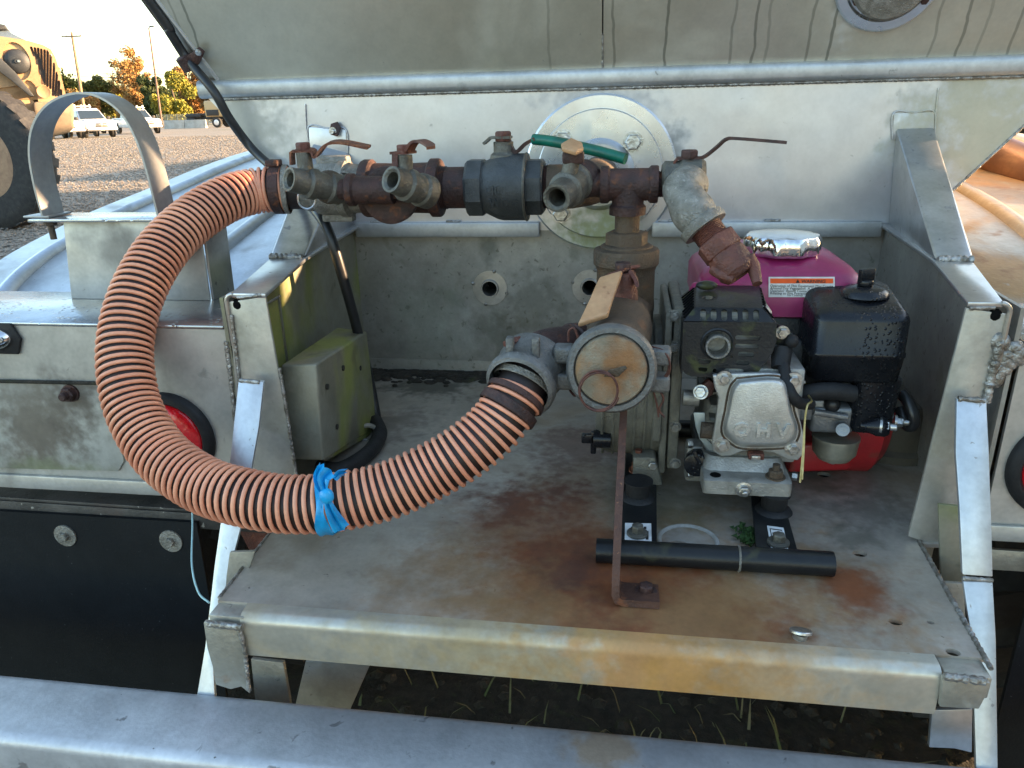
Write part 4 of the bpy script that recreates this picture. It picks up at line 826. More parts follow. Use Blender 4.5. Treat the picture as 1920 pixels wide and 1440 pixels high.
MB().lathe(c0 - dirn * .006, dirn, [(.026, 0), (.0295, .001), (.0305, .006), (.0295, .012), (.023, .012)], 28).build('elbow_collar', MATS['galvanised'], MF, smooth=35)
nb = MB(); threads(nb, c0 + dirn * .004, c0 + dirn * .026, .0205); nb.build('pipe_nipple', MATS['rust_red'], MF, smooth=30)
cpl = MB().lathe(c0 + dirn * .022, dirn, [(.022, 0), (.027, .002), (.027, .022), (.023, .024)], 6, ang=.4).lathe(c0 + dirn * .044, dirn, [(.023, 0), (.0245, .006), (.0245, .028), (.019, .036), (.012, .036), (.012, .01)], 26).build('hex_coupling', MATS['rust_red'], MF, bevel=.001)
q = c0 + dirn * .058
MB().tube([q + V((.018, -.008, .008)), q + V((.026, -.010, -.004)), q + dirn * .03 + V((.012, -.016, 0))], [.009, .0085, .006], 12).build('coupling_ear', MATS['rust_red'], cpl, smooth=60)
MB().tube([q + V((-.02, -.006, -.008)), q + dirn * .018 + V((-.022, -.01, 0)), q + dirn * .03 + V((-.016, -.012, .004))], [.008, .007, .005], 12).build('coupling_ear', MATS['rust_red'], cpl, smooth=60)

# ================================================================== pump
PU = thing('water_pump', 'cast water pump bolted to the left of the small engine', 'pump', (XP, 1.03, .80))
zcol = uy(1175, 474, YP).z
o = MB().lathe((XP, YP, uy(1175, 434, YP).z), (0, 0, -1), [(.0265, 0), (.0295, .0015), (.0295, .017), (.0315, .019)], 6, ang=.3).lathe((XP, YP, uy(1175, 434, YP).z - .017), (0, 0, -1), [(.032, 0), (.0355, .002), (.0355, .014)], 32).build('hex_bushing', MATS['rust_iron'], PU, bevel=.0006)
zc1 = uy(1175, 496, YP).z; zlow = uy(1175, 640, YP).z
body = MB().lathe((XP, YP, zcol + .006), (0, 0, -1), [(.037, -.002), (.0435, .0), (.045, .003), (.045, .020), (.042, .024), (.040, .03), (.040, zcol - zlow)], 40).build('outlet_body', MATS['rust_iron'], PU, smooth=35)
cap = uy(1146, 693, .80); bj = V((XP, YP, uy(1178, 600, YP).z))
path = spline([bj + V((0, .02, .03)), bj + V((-.001, -.02, .012)), bj.lerp(cap, .40) + V((0, 0, .014)), bj.lerp(cap, .64) + V((0, 0, .006)), bj.lerp(cap, .82)], 8)
MB().tube(path, [.0395 + .002 * math.sin(i * .45) for i in range(len(path))], 36).build('front_branch', MATS['rust_iron'], PU, smooth=60)
cdir = (CAM + V((0, .1, -.15)) - cap); cdir = V((.0, -1, .12)).normalized()
o = MB().lathe(cap - cdir * .052, cdir, [(.042, 0), (.046, .003), (.046, .014), (.043, .018), (.046, .024), (.049, .030), (.051, .040), (.051, .050), (.048, .055), (.0425, .055), (.0405, .050)], 48).build('cam_adapter', MATS['cast_grey'], PU, smooth=35)
for s in (-1, 1):
    for k, (dz, dd) in enumerate(((.012, .030), (-.020, .028))):
        MB().box(cap - cdir * dd + V((s * .055, 0, dz)), (.024, .024, .020)).build('cam_lug', MATS['cast_grey'], o, bevel=.004, seg=3)
CP = thing('dust_cap', 'round stained dust cap with a wire ring closing the pump inlet', 'cap', cap)
MB().lathe(cap - cdir * .004, cdir, [(.0400, 0), (.0400, .008), (.0385, .0105), (.02, .0115)], 48).build('cap_disc', MATS['cap_face'], CP, smooth=35)
q = uy(1152, 697, .788); MB().prism([q + V((-.012, 0, -.006)), q + V((.004, -.001, -.006)), q + V((.014, -.004, .006)), q + V((.012, -.004, .009)), q + V((-.006, 0, .002))], (0, -.006, .002)).build('cap_tab', MATS['rust_iron'], CP, bevel=.001)
MB().tube([uy(px, py, .777) for px, py in [(1122 + 36 * math.cos(t), 732 + 37 * math.sin(t)) for t in [2 * math.pi * i / 36 for i in range(36)]]], .0014, 8, closed=True).build('cap_ring', MATS['wire_rust'], CP, smooth=60)
MB().tube([uy(px, py, .776) for px, py in [(1124 + 37 * math.cos(t), 735 + 36 * math.sin(t)) for t in [.3 + 1.6 * math.pi * i / 30 for i in range(31)]]], .0012, 8).build('cap_ring', MATS['wire_rust'], CP, smooth=60)
# loose tie wires
wr = MB().tube(spline([uy(1222, 650, .83), uy(1246, 660, .82), uy(1254, 690, .82), uy(1243, 712, .82), uy(1236, 728, .82), uy(1244, 748, .82), uy(1236, 768, .82), uy(1246, 782, .82)], 8), .0013, 8).build('tie_wire', MATS['wire_rust'], PU, smooth=60)
MB().tube(spline([uy(1224, 650, .828), uy(1250, 665, .818), uy(1256, 695, .818), uy(1240, 716, .82), uy(1226, 728, .82), uy(1232, 760, .82), uy(1235, 782, .82)], 8), .0012, 8).build('tie_wire', MATS['wire_rust'], PU, smooth=60)
MB().tube(spline([uy(1066, 640, .83), uy(1066, 622, .83), uy(1075, 615, .83), uy(1082, 628, .83), uy(1084, 642, .83)], 8), .0014, 8).build('tie_wire', MATS['wire_rust'], PU, smooth=60)
MB().tube(spline([uy(1066, 710, .83), uy(1068, 730, .83), uy(1078, 742, .82), uy(1074, 726, .82)], 8), .0013, 8).build('tie_wire', MATS['wire_rust'], PU, smooth=60)
# lever with the tan grip on the front branch
sb = uy(1172, 545, .95); lv = MB().tube([sb + V((0, .0, -.012)), uy(1170, 510, .95)], [.017, .0145], 20).build('valve_stem', MATS['rust_red'], PU, smooth=40)
MB().hexbolt(uy(1168, 505, .95), (0, 0, 1), .0115, .009).build('stem_nut', MATS['rust_dark'], lv, bevel=.001)
band(spline([uy(1180, 505, .95), uy(1190, 520, .94), uy(1195, 535, .93)], 4), (0, 1, 0), .018, .0045).build('handle_stop', MATS['rust_red'], lv)
band(spline([uy(1182, 505, .95), uy(1162, 508, .94), uy(1148, 518, .93), uy(1135, 545, .90), uy(1113, 602, .86)], 5), (.8, .25, .25), .026, .004).build('valve_handle', MATS['rust_red'], lv, smooth=40)
gp = spline([uy(1146, 516, .925), uy(1136, 540, .90), uy(1122, 575, .875), uy(1112, 600, .855)], 4)
band([g_ + V((0, -.004, .0)) for g_ in gp], (.82, .3, .2), [.030 + .008 * i / len(gp) for i in range(len(gp))], .0085).build('handle_grip', MATS['grip_tan'], lv, bevel=.0025, seg=3, smooth=50)
# volute, back plates, feet
zv = uy(1180, 745, 1.0).z; YV = 1.045; xv = lambda px, py=760: uy(px, py, .97).x
vo = MB().lathe((xv(1118), YV, zv), X1, [(.088, 0), (.094, .006), (.098, .018), (.098, xv(1224) - xv(1118)), (.06, xv(1226) - xv(1118))], 48).build('volute', MATS['pump_alloy'], PU, smooth=35)
MB().lathe((xv(1222), YV, zv), X1, [(.105, 0), (.108, .002), (.108, .012), (.10, .014)], 8, ang=math.pi / 8).build('pump_flange', MATS['pump_alloy'], PU, bevel=.003)
zt_, zb2 = uy(1250, 568, .99).z, uy(1250, 893, .95).z
MB().bb(xv(1238), xv(1252), .955, 1.13, zb2, zt_ - .004).build('adapter_plate', MATS['pump_alloy'], PU, bevel=.004)
MB().bb(xv(1254), xv(1275), .960, 1.13, zb2 + .006, zt_).build('adapter_plate', MATS['pump_alloy'], PU, bevel=.004)
for px_, py_ in ((1263, 592), (1263, 650), (1266, 800), (1266, 868)): MB().hexbolt(uy(px_, py_, .960), (0, -1, 0), .0062, .005, .008).build('plate_bolt', MATS['galvanised'], PU)
for k_ in range(5): MB().torus((xv(1130 + k_ * 20), YV, zv), X1, .0985, .0022, 48, 6).build('casting_rib', MATS['pump_alloy'], PU)
q = uy(1118, 825, .955); kb = MB().cyl((q.x + .02, .96, q.z), (q.x - .004, .96, q.z), .013, seg=16); kb.build('drain_plug', MATS['black_plastic'], PU)
MB().box((q.x - .011, .96, q.z), (.020, .008, .014)).box((q.x - .004, .96, q.z - .006), (.008, .008, .034)).build('plug_wing', MATS['black_plastic'], PU, bevel=.002)
ft = MB().prism([uy(1187, 858, .945), uy(1228, 858, .945), uy(1243, 912, .945), uy(1186, 908, .945)], (0, .05, 0)).build('pump_foot', MATS['pump_alloy'], PU, bevel=.003)
q = uy(1197, 884, .938); MB().cyl((q.x, .962, q.z - .02), (q.x, .962, q.z + .022), .0048, seg=12).hexbolt((q.x, .962, q.z - .010), (0, 0, 1), .0105, .009, .013).build('foot_stud', MATS['rust_bright'], ft)
MB().hexbolt(uy(1224, 872, .943), (0, -1, 0), .006, .005).build('foot_bolt', MATS['bright_bolt'], ft)
# suction elbow and hose coupling
SE = [uy(1110, 660, .95), uy(1075, 662, .93), uy(1045, 664, .905), uy(1018, 672, .885), uy(1003, 690, .868)]
MB().tube(spline(SE, 7), [.035] * 29, 32).build('suction_elbow', MATS['rust_dark'], PU, smooth=60)
d_ = (uy(1073, 662, .93) - uy(1085, 661, .937)).normalized(); MB().lathe(uy(1086, 661, .937), d_, [(.037, 0), (.0395, .001), (.0395, .013), (.037, .015)], 36).build('elbow_collar', MATS['rust_dark'], PU, smooth=35)
a0, a1 = hpath[-9], uy(1001, 692, .866); ax = (a1 - a0).normalized()
hcp = thing('hose_coupling', 'grey cast cam coupling joining the ribbed hose to the rusty pump elbow', 'coupling', a0)
st0 = hpath[-1] - ax * .03
o = MB().lathe(st0, ax, [(.0368, .0), (.0410, .002), (.0430, .006), (.0430, .012), (.0395, .016), (.0395, .030), (.0425, .040), (.0425, .056), (.038, .060)], 44, False, True).build('coupling_body', MATS['cast_grey'], hcp, smooth=35)
for dx in (-.012, .018):
    MB().box(st0 + ax * .034 + V((dx - .006, -.022, .038)), (.009, .012, .026)).build('cam_ear', MATS['cast_grey'], o, bevel=.002)
MB().prism([uy(961, 655, .83), uy(972, 652, .83), uy(975, 688, .82), uy(958, 690, .82)], (0, .008, 0)).build('cam_lever', MATS['cast_black'], hcp, bevel=.002)
MB().tube([uy(946, 645, .82), uy(964, 639, .83), uy(990, 633, .85)], [.0035, .0045, .0035], 8).build('lever_pin', MATS['rust_red'], hcp)

# ================================================================== rusty strap bracket
BR = thing('strap_bracket', 'rust-red angled flat bar bolted to the deck under the dust cap', 'bracket', uz(1160, 1130, .80))
q0, q1 = uz(1153, 1143, .8005), uz(1180, 1092, .8005); xr = q0.x; w0 = q1.y - q0.y; yb_ = (q0.y + q1.y) / 2
top = V((xr + .004, .865, uy(1153, 745, .865).z))
band([top, V((xr + .001, yb_ + .045, .90)), V((xr, yb_ + .006, .83)), V((xr, yb_, .812)), V((xr + .003, yb_, .8045)), V((xr + .010, yb_, .8025)), V((uz(1235, 1120, .8).x, yb_, .8025))], (0, 1, -.12), .040, .0085).build('flat_bar', M('strap_rust', (.115, .052, .034), (.075, .036, .026), 26, rough=.6, metal=.25, spots=[((.24, .085, .035), 50, .56, .70, .6), ((.3, .14, .07), 160, .66, .72, .6)], bump=.4, bscale=240), BR, smooth=30)
q = uz(1211, 1113, .8025); MB().hexbolt((q.x, q.y, .8047), (0, 0, 1), .0085, .008, .0125, .002).build('strap_bolt', MATS['rust_dark'], BR, bevel=.0006)

# ================================================================== engine skid
SK = thing('engine_skid', 'black painted tube and flat bar skid under the engine and pump', 'skid', uz(1340, 1060, .80))
a, b_ = uz(1117, 1058, .80), uz(1562, 1085, .80); r = .0145
a.y += .008; b_.y += .008
MB().tube([V((a.x, a.y, .8 + r)), V((b_.x, b_.y, .8 + r))], r, 24).build('skid_tube', MATS['black_paint'], SK, smooth=50)
q = V((uz(1385, 1075, .80).x, (a.y + b_.y) / 2, .8 + r)); MB().torus(q, X1, r, .0015, 24, 6).build('weld_seam', MATS['galvanised'], SK)
yb2 = 1.16; MB().tube([V((a.x, yb2, .8 + r)), V((b_.x, yb2, .8 + r))], r, 20).build('skid_tube', MATS['black_paint'], SK, smooth=50)
zb3 = .8 + 2 * r - .008
for pix in ([(1161, 1030), (1232, 1030), (1231, 905), (1170, 905)], [(1420, 1043), (1500, 1047), (1466, 925), (1408, 925)]):
    P_ = [uz(px, py, zb3) for px, py in pix]; P_[2] = P_[1].lerp(P_[2], 1); 
    for k in (2, 3): d0 = P_[1 if k == 2 else 0]; P_[k] = d0 + (P_[k] - d0) * ((yb2 - d0.y) / (P_[k].y - d0.y))
    for k in (0, 1): P_[k] = P_[k] + (P_[3 - k] - P_[k]) * ((a.y + .009 - P_[k].y) / (P_[3 - k].y - P_[k].y))
    MB().prism(P_, (0, 0, -.007)).build('skid_bar', MATS['black_paint'], SK, bevel=.001)
def decal(name, pix, Z, mat, parent):
    return MB().prism([uz(px, py, Z) for px, py in pix], (0, 0, .0005)).build(name, MATS[mat], parent, smooth=0)
zd = zb3 + .0003
d1 = decal('sticker', [(1171, 1022), (1222, 1022), (1221, 982), (1172, 981)], zd, 'label_white', SK)
d2 = decal('sticker', [(1447, 1035), (1480, 1039), (1469, 990), (1438, 986)], zd, 'label_white', SK)
decal('sticker_print', [(1451, 1032), (1475, 1035), (1466, 994), (1443, 991)], zd + .0004, 'print_black', d2); decal('sticker_field', [(1453, 1031), (1474, 1033), (1465.5, 996), (1445, 993)], zd + .0008, 'label_white', d2)
for k in range(3):
    y = 999 + k * 7; decal('sticker_print', [(1449 + k * 2, y + 3), (1464 + k * 2, y + 4), (1463 + k * 2, y + 1), (1448 + k * 2, y)], zd + .0012, 'print_black', d2)
for k in range(4):
    decal('sticker_print', [(1183 + k * 8, 992), (1188 + k * 8, 992), (1188 + k * 8, 988), (1183 + k * 8, 988)], zd + .0004, 'print_black', d1)
decal('sticker_print', [(1211, 1012), (1216, 1012), (1216, 996), (1211, 996)], zd + .0004, 'print_black', d1)
for px, py in ((1195, 1003), (1459, 1020)):
    q = uz(px, py, zb3); MB().hexbolt((q.x, q.y, zb3 + .0018), (0, 0, 1), .0078, .010, .0130, .0025).build('skid_bolt', MATS['brass_dull'], SK, bevel=.0006)
MNT = []
for px, py in ((1196, 938), (1452, 962)):
    q = uz(px, py, zb3); MB().lathe((q.x, q.y + .008, zb3 - .001), (0, 0, 1), [(.024, 0), (.022, .003), (.0155, .006), (.0165, .010), (.017, .024), (.0195, .0245), (.0195, .027)], 28).build('rubber_mount', MATS['rubber'], SK, smooth=40)
for px, py in ((1205, 880), (1420, 890)):
    q = uz(px, py, zb3); MB().lathe((q.x, 1.08, zb3 - .001), (0, 0, 1), [(.022, 0), (.016, .006), (.017, .036)], 24).build('rubber_mount', MATS['rubber'], SK, smooth=40)
# drain fitting, moss, loose hardware on the deck
q = uz(1290, 1015, .80)
tag(MB().torus((q.x, q.y, .8005), (0, 0, 1), .036, .003, 40, 8).build('drain_ring', M('white_scale', (.40, .39, .36), (.30, .29, .26), 60, rough=.7, bump=.4, bscale=200)), 'pale crusty ring around a drain hole in the deck between the skid bars', 'drain ring')
mb = MB(); rnd = random.Random(4); q = uz(1402, 1008, .8)
for k in range(110):
    x = q.x + rnd.gauss(0, .007); y = q.y + rnd.gauss(0, .010); s = rnd.uniform(.0025, .005); rot = Matrix.Rotation(rnd.uniform(0, 6), 3, 'Z') @ Matrix.Rotation(rnd.uniform(-.9, .9), 3, 'X')
    mb.add([V((x, y, .8005 + s * .5 + rnd.uniform(0, .006))) + rot @ V(v) * s for v in ((-1, -.6, 0), (1, -.6, 0), (0, 1, .4), (0, 0, -1))], [(0, 1, 2), (0, 3, 1), (1, 3, 2), (2, 3, 0)])
tag(mb.build('moss_clump', MATS['moss'], smooth=0), 'small bright green moss clump against the right skid bar', 'moss')
q = uz(1500, 1195, .80)
o = MB().cyl((q.x, q.y, .7995), (q.x, q.y, .806), .0075, seg=16).lathe((q.x, q.y, .806), (0.05, .4, 1), [(.0112, 0), (.0112, .0022), (.0105, .003)], 28).build('deck_stud', MATS['bright_bolt']); tag(o, 'single bright washer-headed stud on the front of the deck', 'bolt')
mb = MB(); rnd = random.Random(9)
for k in range(420):
    px = rnd.uniform(700, 935); t_ = (px - 700) / 235; py = 700 + rnd.gauss(0, 9) - 2 * t_; q = uz(px, max(672, min(730, py)), .80); q.y = min(q.y, 1.437); s = rnd.uniform(.003, .010)
    mb.sphere((q.x, q.y, .8 + s * .15), s, (rnd.uniform(.8, 1.8), rnd.uniform(.8, 1.4), .55), 6, 4)
tag(mb.build('dirt_drift', MATS['dirt'], smooth=60), 'dark damp dirt gathered along the back panel behind the hose', 'dirt')['kind'] = 'stuff'
# ================================================================== engine
EN = thing('petrol_engine', 'small petrol engine with magenta fuel tank, black air box and silver valve cover', 'engine', uz(1400, 940, .80))
def rr(x0, x1, y0, y1, z, r, n=5):
    out = []
    for cx, cy, a in ((x1 - r, y1 - r, 0), (x0 + r, y1 - r, 90), (x0 + r, y0 + r, 180), (x1 - r, y0 + r, 270)):
        for i in range(n + 1): t = R_(a + 90 * i / n); out.append(V((cx + r * math.cos(t), cy + r * math.sin(t), z)))
    return out
def loft_stack(secs):
    mb = MB(); n = len(secs[0]); mb.v = [p for s in secs for p in s]
    mb.f = [(j * n + i, j * n + (i + 1) % n, (j + 1) * n + (i + 1) % n, (j + 1) * n + i) for j in range(len(secs) - 1) for i in range(n)] + [tuple(range(n))[::-1], tuple(range((len(secs) - 1) * n, len(secs) * n))]
    return mb
E = lambda px, py, Y: uy(px, py, Y)
# crankcase and base
bz0 = zb3 + .0255; bx0_, bx1_ = E(1318, 915, .88).x, E(1486, 918, .88).x; bz1 = E(1400, 902, .88).z
cr = loft_stack([rr(bx0_, bx1_, .880, 1.10, bz0, .006), rr(bx0_, bx1_, .880, 1.10, bz1 - .002, .006), rr(bx0_ + .001, bx1_ - .001, .884, 1.10, bz1, .006)]).build('engine_base', MATS['alloy'], EN, smooth=35)
cz = E(1400, 842, .95).z
loft_stack([rr(bx0_ + .002, bx1_ - .004, .905, 1.10, bz1 - .001, .012), rr(bx0_ + .004, bx1_ - .006, .917, 1.10, bz1 + .015, .018), rr(bx0_ + .004, bx1_ - .008, .935, 1.10, cz, .02), rr(bx0_ + .004, bx1_ - .012, .97, 1.10, cz + .06, .02)]).build('crankcase', MATS['alloy'], EN, smooth=40)
MB().hexbolt(E(1394, 917, .880), (0, -1, 0), .0075, .008, .0105, .002, .004).build('drain_bolt', MATS['bright_bolt'], EN, bevel=.0005)
q = E(1454, 898, .893); MB().cyl((q.x, .895, bz1), (q.x, .895, bz1 + .018), .0048, seg=12).hexbolt((q.x, .895, bz1), (0, 0, 1), .0095, .009, .0125).build('mount_stud', MATS['rust_iron'], EN)
q = E(1341, 895, .893); MB().lathe((q.x, .893, bz1 - .0005), (0, 0, 1), [(.007, 0), (.007, .0012)], 16).build('base_slot', MATS['void'], EN)
sp_ = MB().box(E(1302, 862, .965), (.026, .03, .055)); sp_.build('side_cover', MATS['alloy'], EN, bevel=.005)
o = MB().cyl(E(1308, 862, .945), E(1308, 862, .945) + V((-.004, -.022, .002)), .0165, seg=28); o = o.build('oil_cap', MATS['black_plastic'], EN, bevel=.002)
MB().box(E(1308, 862, .921), (.028, .006, .005), Matrix.Rotation(R_(65), 3, 'Y')).build('cap_rib', MATS['black_plastic'], o, bevel=.001)
for px, py in ((1296, 832), (1296, 888), (1487, 892)): MB().hexbolt(E(px, py, .95), (-1 if px < 1400 else 1, -.3, 0), .006, .006).build('case_bolt', MATS['bright_bolt'], EN)
# cylinder barrel with fins
cb0, cb1 = E(1345, 780, .95), E(1492, 780, .95); z0, z1 = E(1400, 850, .95).z, E(1400, 705, .95).z
MB().bb(cb0.x, cb1.x, .925, 1.06, z0, z1 + .02).build('cylinder_head', MATS['alloy'], EN, bevel=.004)
for k in range(6):
    z = z0 + .012 + (z1 - z0) * k / 6; MB().bb(cb0.x - .010, cb1.x + .006, .945, 1.05, z, z + .003).build('cooling_fin', MATS['alloy'], EN)
# valve cover
fl_ = [(1336, 704), (1372, 701), (1440, 700), (1476, 703), (1497, 701), (1506, 714), (1502, 734), (1494, 748), (1501, 790), (1508, 818), (1508, 850), (1496, 864), (1478, 862), (1452, 850), (1420, 845), (1392, 846), (1370, 855), (1352, 856), (1337, 846), (1335, 828), (1342, 790), (1347, 745), (1340, 728)]
vc = MB().prism([E(px, py, .906) for px, py in fl_], (0, .008, 0)).build('valve_cover', MATS['alloy_cover'], EN, bevel=.002, seg=3)
dm = [(1383, 712), (1440, 707), (1468, 712), (1478, 730), (1486, 770), (1496, 806), (1484, 832), (1454, 838), (1395, 838), (1372, 828), (1356, 808), (1362, 770), (1370, 730)]
dm = [(p.x, p.y) for p in spline([V((x, y, 0)) for x, y in dm + dm[:1]], 4)[:-1]]
cx_, cy_ = sum(p[0] for p in dm) / len(dm), sum(p[1] for p in dm) / len(dm)
sc = lambda k, Y, dy=0: [E(cx_ + (x - cx_) * k, cy_ + (y - cy_) * k + dy, Y) for x, y in dm]
loft_stack([sc(1.0, .9075), sc(.985, .902), sc(.96, .892), sc(.935, .886), sc(.90, .8825), sc(.85, .8815)]).build('cover_dome', MATS['alloy_cover'], vc, smooth=60)
sc2 = [E(cx_ + (x - cx_) * 1.05, cy_ + (y - cy_) * 1.05, .9065) for x, y in dm]; MB().tube(sc2, .0016, 6, closed=True).build('cover_groove', MATS['rust_iron'], vc)
t0 = E(1374, 816, .8812); text_mesh('raised_lettering', 'O H V', .0245, t0, E(1480, 819, .8812) - t0, (0, -.02, 1), MATS['alloy_cover'], vc, ext=.0024, bold=.0008)
for px, py in ((1354, 835), (1486, 840), (1488, 712), (1358, 709)): MB().hexbolt(E(px, py, .9055), (0, -1, 0), .0065, .006, .010, .0015).build('cover_bolt', MATS['bright_bolt'], vc)
MB().bb(E(1402, 852, .905).x, E(1432, 852, .905).x, .898, .912, E(1400, 858, .905).z, E(1400, 846, .905).z).build('cover_tab', MATS['rust_red'], vc, bevel=.002)
MB().box(E(1417, 858, .897), (.011, .006, .006)).build('tab_nut', MATS['bright_bolt'], vc, bevel=.0008)
# brackets left of the head
MB().prism([E(1300, 774, .93), E(1322, 774, .93), E(1322, 792, .93), E(1316, 800, .93), E(1322, 820, .93), E(1344, 842, .93), E(1330, 845, .93), E(1312, 824, .93), E(1304, 800, .93)], (0, .003, 0)).build('cable_bracket', M('zinc_blue', (.42, .48, .48), (.34, .39, .39), 30, rough=.45, metal=.5), EN, bevel=.0008)
MB().cyl(E(1314, 806, .925), E(1340, 808, .925), .011, seg=18).build('cable_stop', MATS['rust_iron'], EN)
MB().prism([E(1303, 735, .925), E(1330, 712, .925), E(1342, 722, .925), E(1336, 742, .925), E(1316, 752, .925)], (0, .012, 0)).build('exhaust_bracket', MATS['rust_red'], EN, bevel=.002)
MB().hexbolt(E(1314, 735, .922), (-.2, -1, .3), .0075, .007, .0095).build('exhaust_nut', MATS['bright_bolt'], EN)
MB().cyl(E(1280, 745, .95), E(1310, 747, .95), .011, seg=18).build('stud_boss', MATS['alloy'], EN)
# muffler and its guard
mf = MB().bb(E(1290, 640, .96).x, E(1440, 640, .96).x, .938, 1.04, E(1350, 700, .95).z, E(1350, 572, .95).z); mo = mf.build('muffler', MATS['alloy'], EN, bevel=.012, seg=4)
YG = .918; ez = V((0, 0, 1)); ex = X1; O_ = V((0, YG, 0))
pz = lambda px, py: (E(px, py, YG).x, E(px, py, YG).z)
outl_ = [pz(*p) for p in ((1281, 604), (1454, 604), (1456, 640), (1448, 662), (1420, 700), (1408, 709), (1296, 706), (1284, 700), (1278, 690))]
def slotp(x0, y0, x1, y1, rpx):
    a = pz(x0, y0); b = pz(x1, y1); k = abs(pz(x0 + 10, y0)[0] - a[0]) / 10; return slot(a[0], a[1], b[0], b[1], rpx * k)
hl = [circ(*pz(1345, 645), abs(pz(1371, 645)[0] - pz(1345, 645)[0]), 24)]
for x0, y0, x1, y1 in ((1383, 633, 1421, 634), (1382, 649, 1418, 650), (1388, 664, 1410, 665), (1384, 680, 1400, 681), (1362, 695, 1390, 696), (1314, 677, 1328, 678), (1314, 692, 1322, 693)): hl.append(slotp(x0, y0, x1, y1, 4.6))
hl.append(circ(*pz(1371, 668), .0022, 10)); hl.append(circ(*pz(1340, 695), .0026, 10))
gd = MB().plate(outl_, hl, O_, ex, ez, (0, .002, 0)).build('guard_front', MATS['guard_black'], mo, smooth=0)
# sides of the guard
zA, zB = pz(1281, 604)[1], pz(1281, 700)[1]; xl_, xr_ = pz(1280, 640)[0], pz(1455, 630)[0]
MB().prism([V((xl_, YG + .0005, zB)), V((xl_, 1.05, zB)), V((xl_, 1.05, zA)), V((xl_, YG + .0005, zA))], (.002, 0, 0)).build('guard_side', MATS['guard_black'], mo)
MB().prism([V((xr_, YG + .0005, zB + .04)), V((xr_, 1.05, zB + .04)), V((xr_, 1.05, zA)), V((xr_, YG + .0005, zA))], (-.002, 0, 0)).build('guard_side', MATS['guard_black'], mo)
MB().prism([V((pz(1300, 706)[0], YG + .001, zB - .001)), V((pz(1408, 706)[0], YG + .001, zB - .001)), V((pz(1408, 706)[0], 1.0, zB - .001)), V((pz(1300, 706)[0], 1.0, zB - .001))], (0, 0, .002)).build('guard_bottom', MATS['guard_black'], mo)
MB().lathe(E(1344, 646, .925), (0, -1, .05), [(.0150, 0), (.0150, .014), (.0125, .014), (.0115, -.03)], 28, False, False).build('tail_pipe', MATS['galvanised'], mo, smooth=40)
MB().torus(E(1345, 645, .9175), (0, -1, 0), .0192, .0018, 32, 6).build('guard_rim', MATS['guard_black'], mo)
# sloping slotted band and top
B0, B1 = E(1282, 603, YG), E(1453, 603, YG); T0_, T1_ = E(1303, 577, .935), E(1430, 577, .935)
e2 = ((T0_ + T1_) / 2 - (B0 + B1) / 2); ln = e2.length; e2 = e2 / ln; mid = (B0 + B1) / 2; hw0 = (B1.x - B0.x) / 2; hw1 = (T1_.x - T0_.x) / 2
sl_ = []
for k in range(6):
    x = -hw1 * .78 + k * hw1 * 1.56 / 5 + .001; sl_.append(slot(x, ln * .22, x, ln * .74, hw1 * .085))
nrm = ex.cross(e2).normalized()
MB().plate([(-hw0, 0), (hw0, 0), (hw1, ln), (-hw1, ln)], sl_, mid, ex, e2, nrm * -.002 if nrm.y < 0 else nrm * .002).build('guard_band', MATS['guard_black'], mo, smooth=0)
tp = [T0_, T1_, E(1424, 532, 1.03), E(1306, 532, 1.03)]
MB().prism(tp, (0, 0, -.002)).build('guard_top', MATS['guard_black'], mo, bevel=.0008)
s_l = [B0, T0_, E(1306, 532, 1.03), V((xl_, 1.04, zA))]; s_r = [B1, T1_, E(1424, 532, 1.03), V((xr_, 1.04, zA))]
for s_ in (s_l, s_r):
    MB().prism(s_, (0, 0, -.002)).build('guard_slope', MATS['guard_black'], mo)
    nn = (s_[1] - s_[0]).cross(s_[3] - s_[0]).normalized(); nn = nn if nn.z > 0 else -nn
    for k in range(8):
        f = (k + .8) / 9; A = s_[0].lerp(s_[3], f); B = s_[1].lerp(s_[2], f); A, B = A.lerp(B, .1), A.lerp(B, .88)
        MB().tube([A + nn * .0004, B + nn * .0004], .0016, 6).build('guard_louvre', MATS['void'], mo)
q = E(1329, 562, .97); MB().lathe(q + V((0, 0, -.003)), (0, -.2, 1), [(.012, 0), (.009, .005), (.0065, .003)], 20).build('guard_dimple', MATS['guard_black'], mo); MB().hexbolt(q + V((0, 0, .001)), (0, -.2, 1), .005, .003).build('guard_screw', MATS['brass_dull'], mo)
MB().sphere(E(1325, 535, 1.0), .009, (1.6, 1, .7)).build('guard_lug', MATS['guard_black'], mo, smooth=60)
# fuel tank
tx0, tx1 = E(1308, 560, 1.02).x, E(1618, 560, 1.04).x; tz0 = E(1450, 600, 1.02).z; tz1 = E(1450, 522, 1.02).z
loft_stack([rr(tx0 + .012, tx1 - .012, 1.03, 1.215, tz0, .02), rr(tx0 + .004, tx1 - .004, 1.022, 1.222, tz0 + .004, .022), rr(tx0 + .004, tx1 - .004, 1.022, 1.222, tz0 + .008, .022), rr(tx0, tx1, 1.022, 1.225, tz0 + .011, .024), rr(tx0, tx1, 1.022, 1.225, tz1 - .012, .026), rr(tx0 + .004, tx1 - .004, 1.026, 1.222, tz1 - .003, .028), rr(tx0 + .016, tx1 - .014, 1.04, 1.212, tz1 + .008, .03), rr(tx0 + .038, tx1 - .036, 1.07, 1.20, tz1 + .020, .03), rr(tx0 + .06, tx1 - .06, 1.085, 1.19, tz1 + .024, .03)]).build('fuel_tank', MATS['tank_magenta'], EN, smooth=50)
q = E(1303, 548, 1.03); MB().sphere(q, .011, (.8, 1, 1.3)).build('tank_lug', MATS['tank_magenta'], EN, smooth=60)
cc = E(1465, 470, 1.10); ctz = tz1 + .020
prf = []
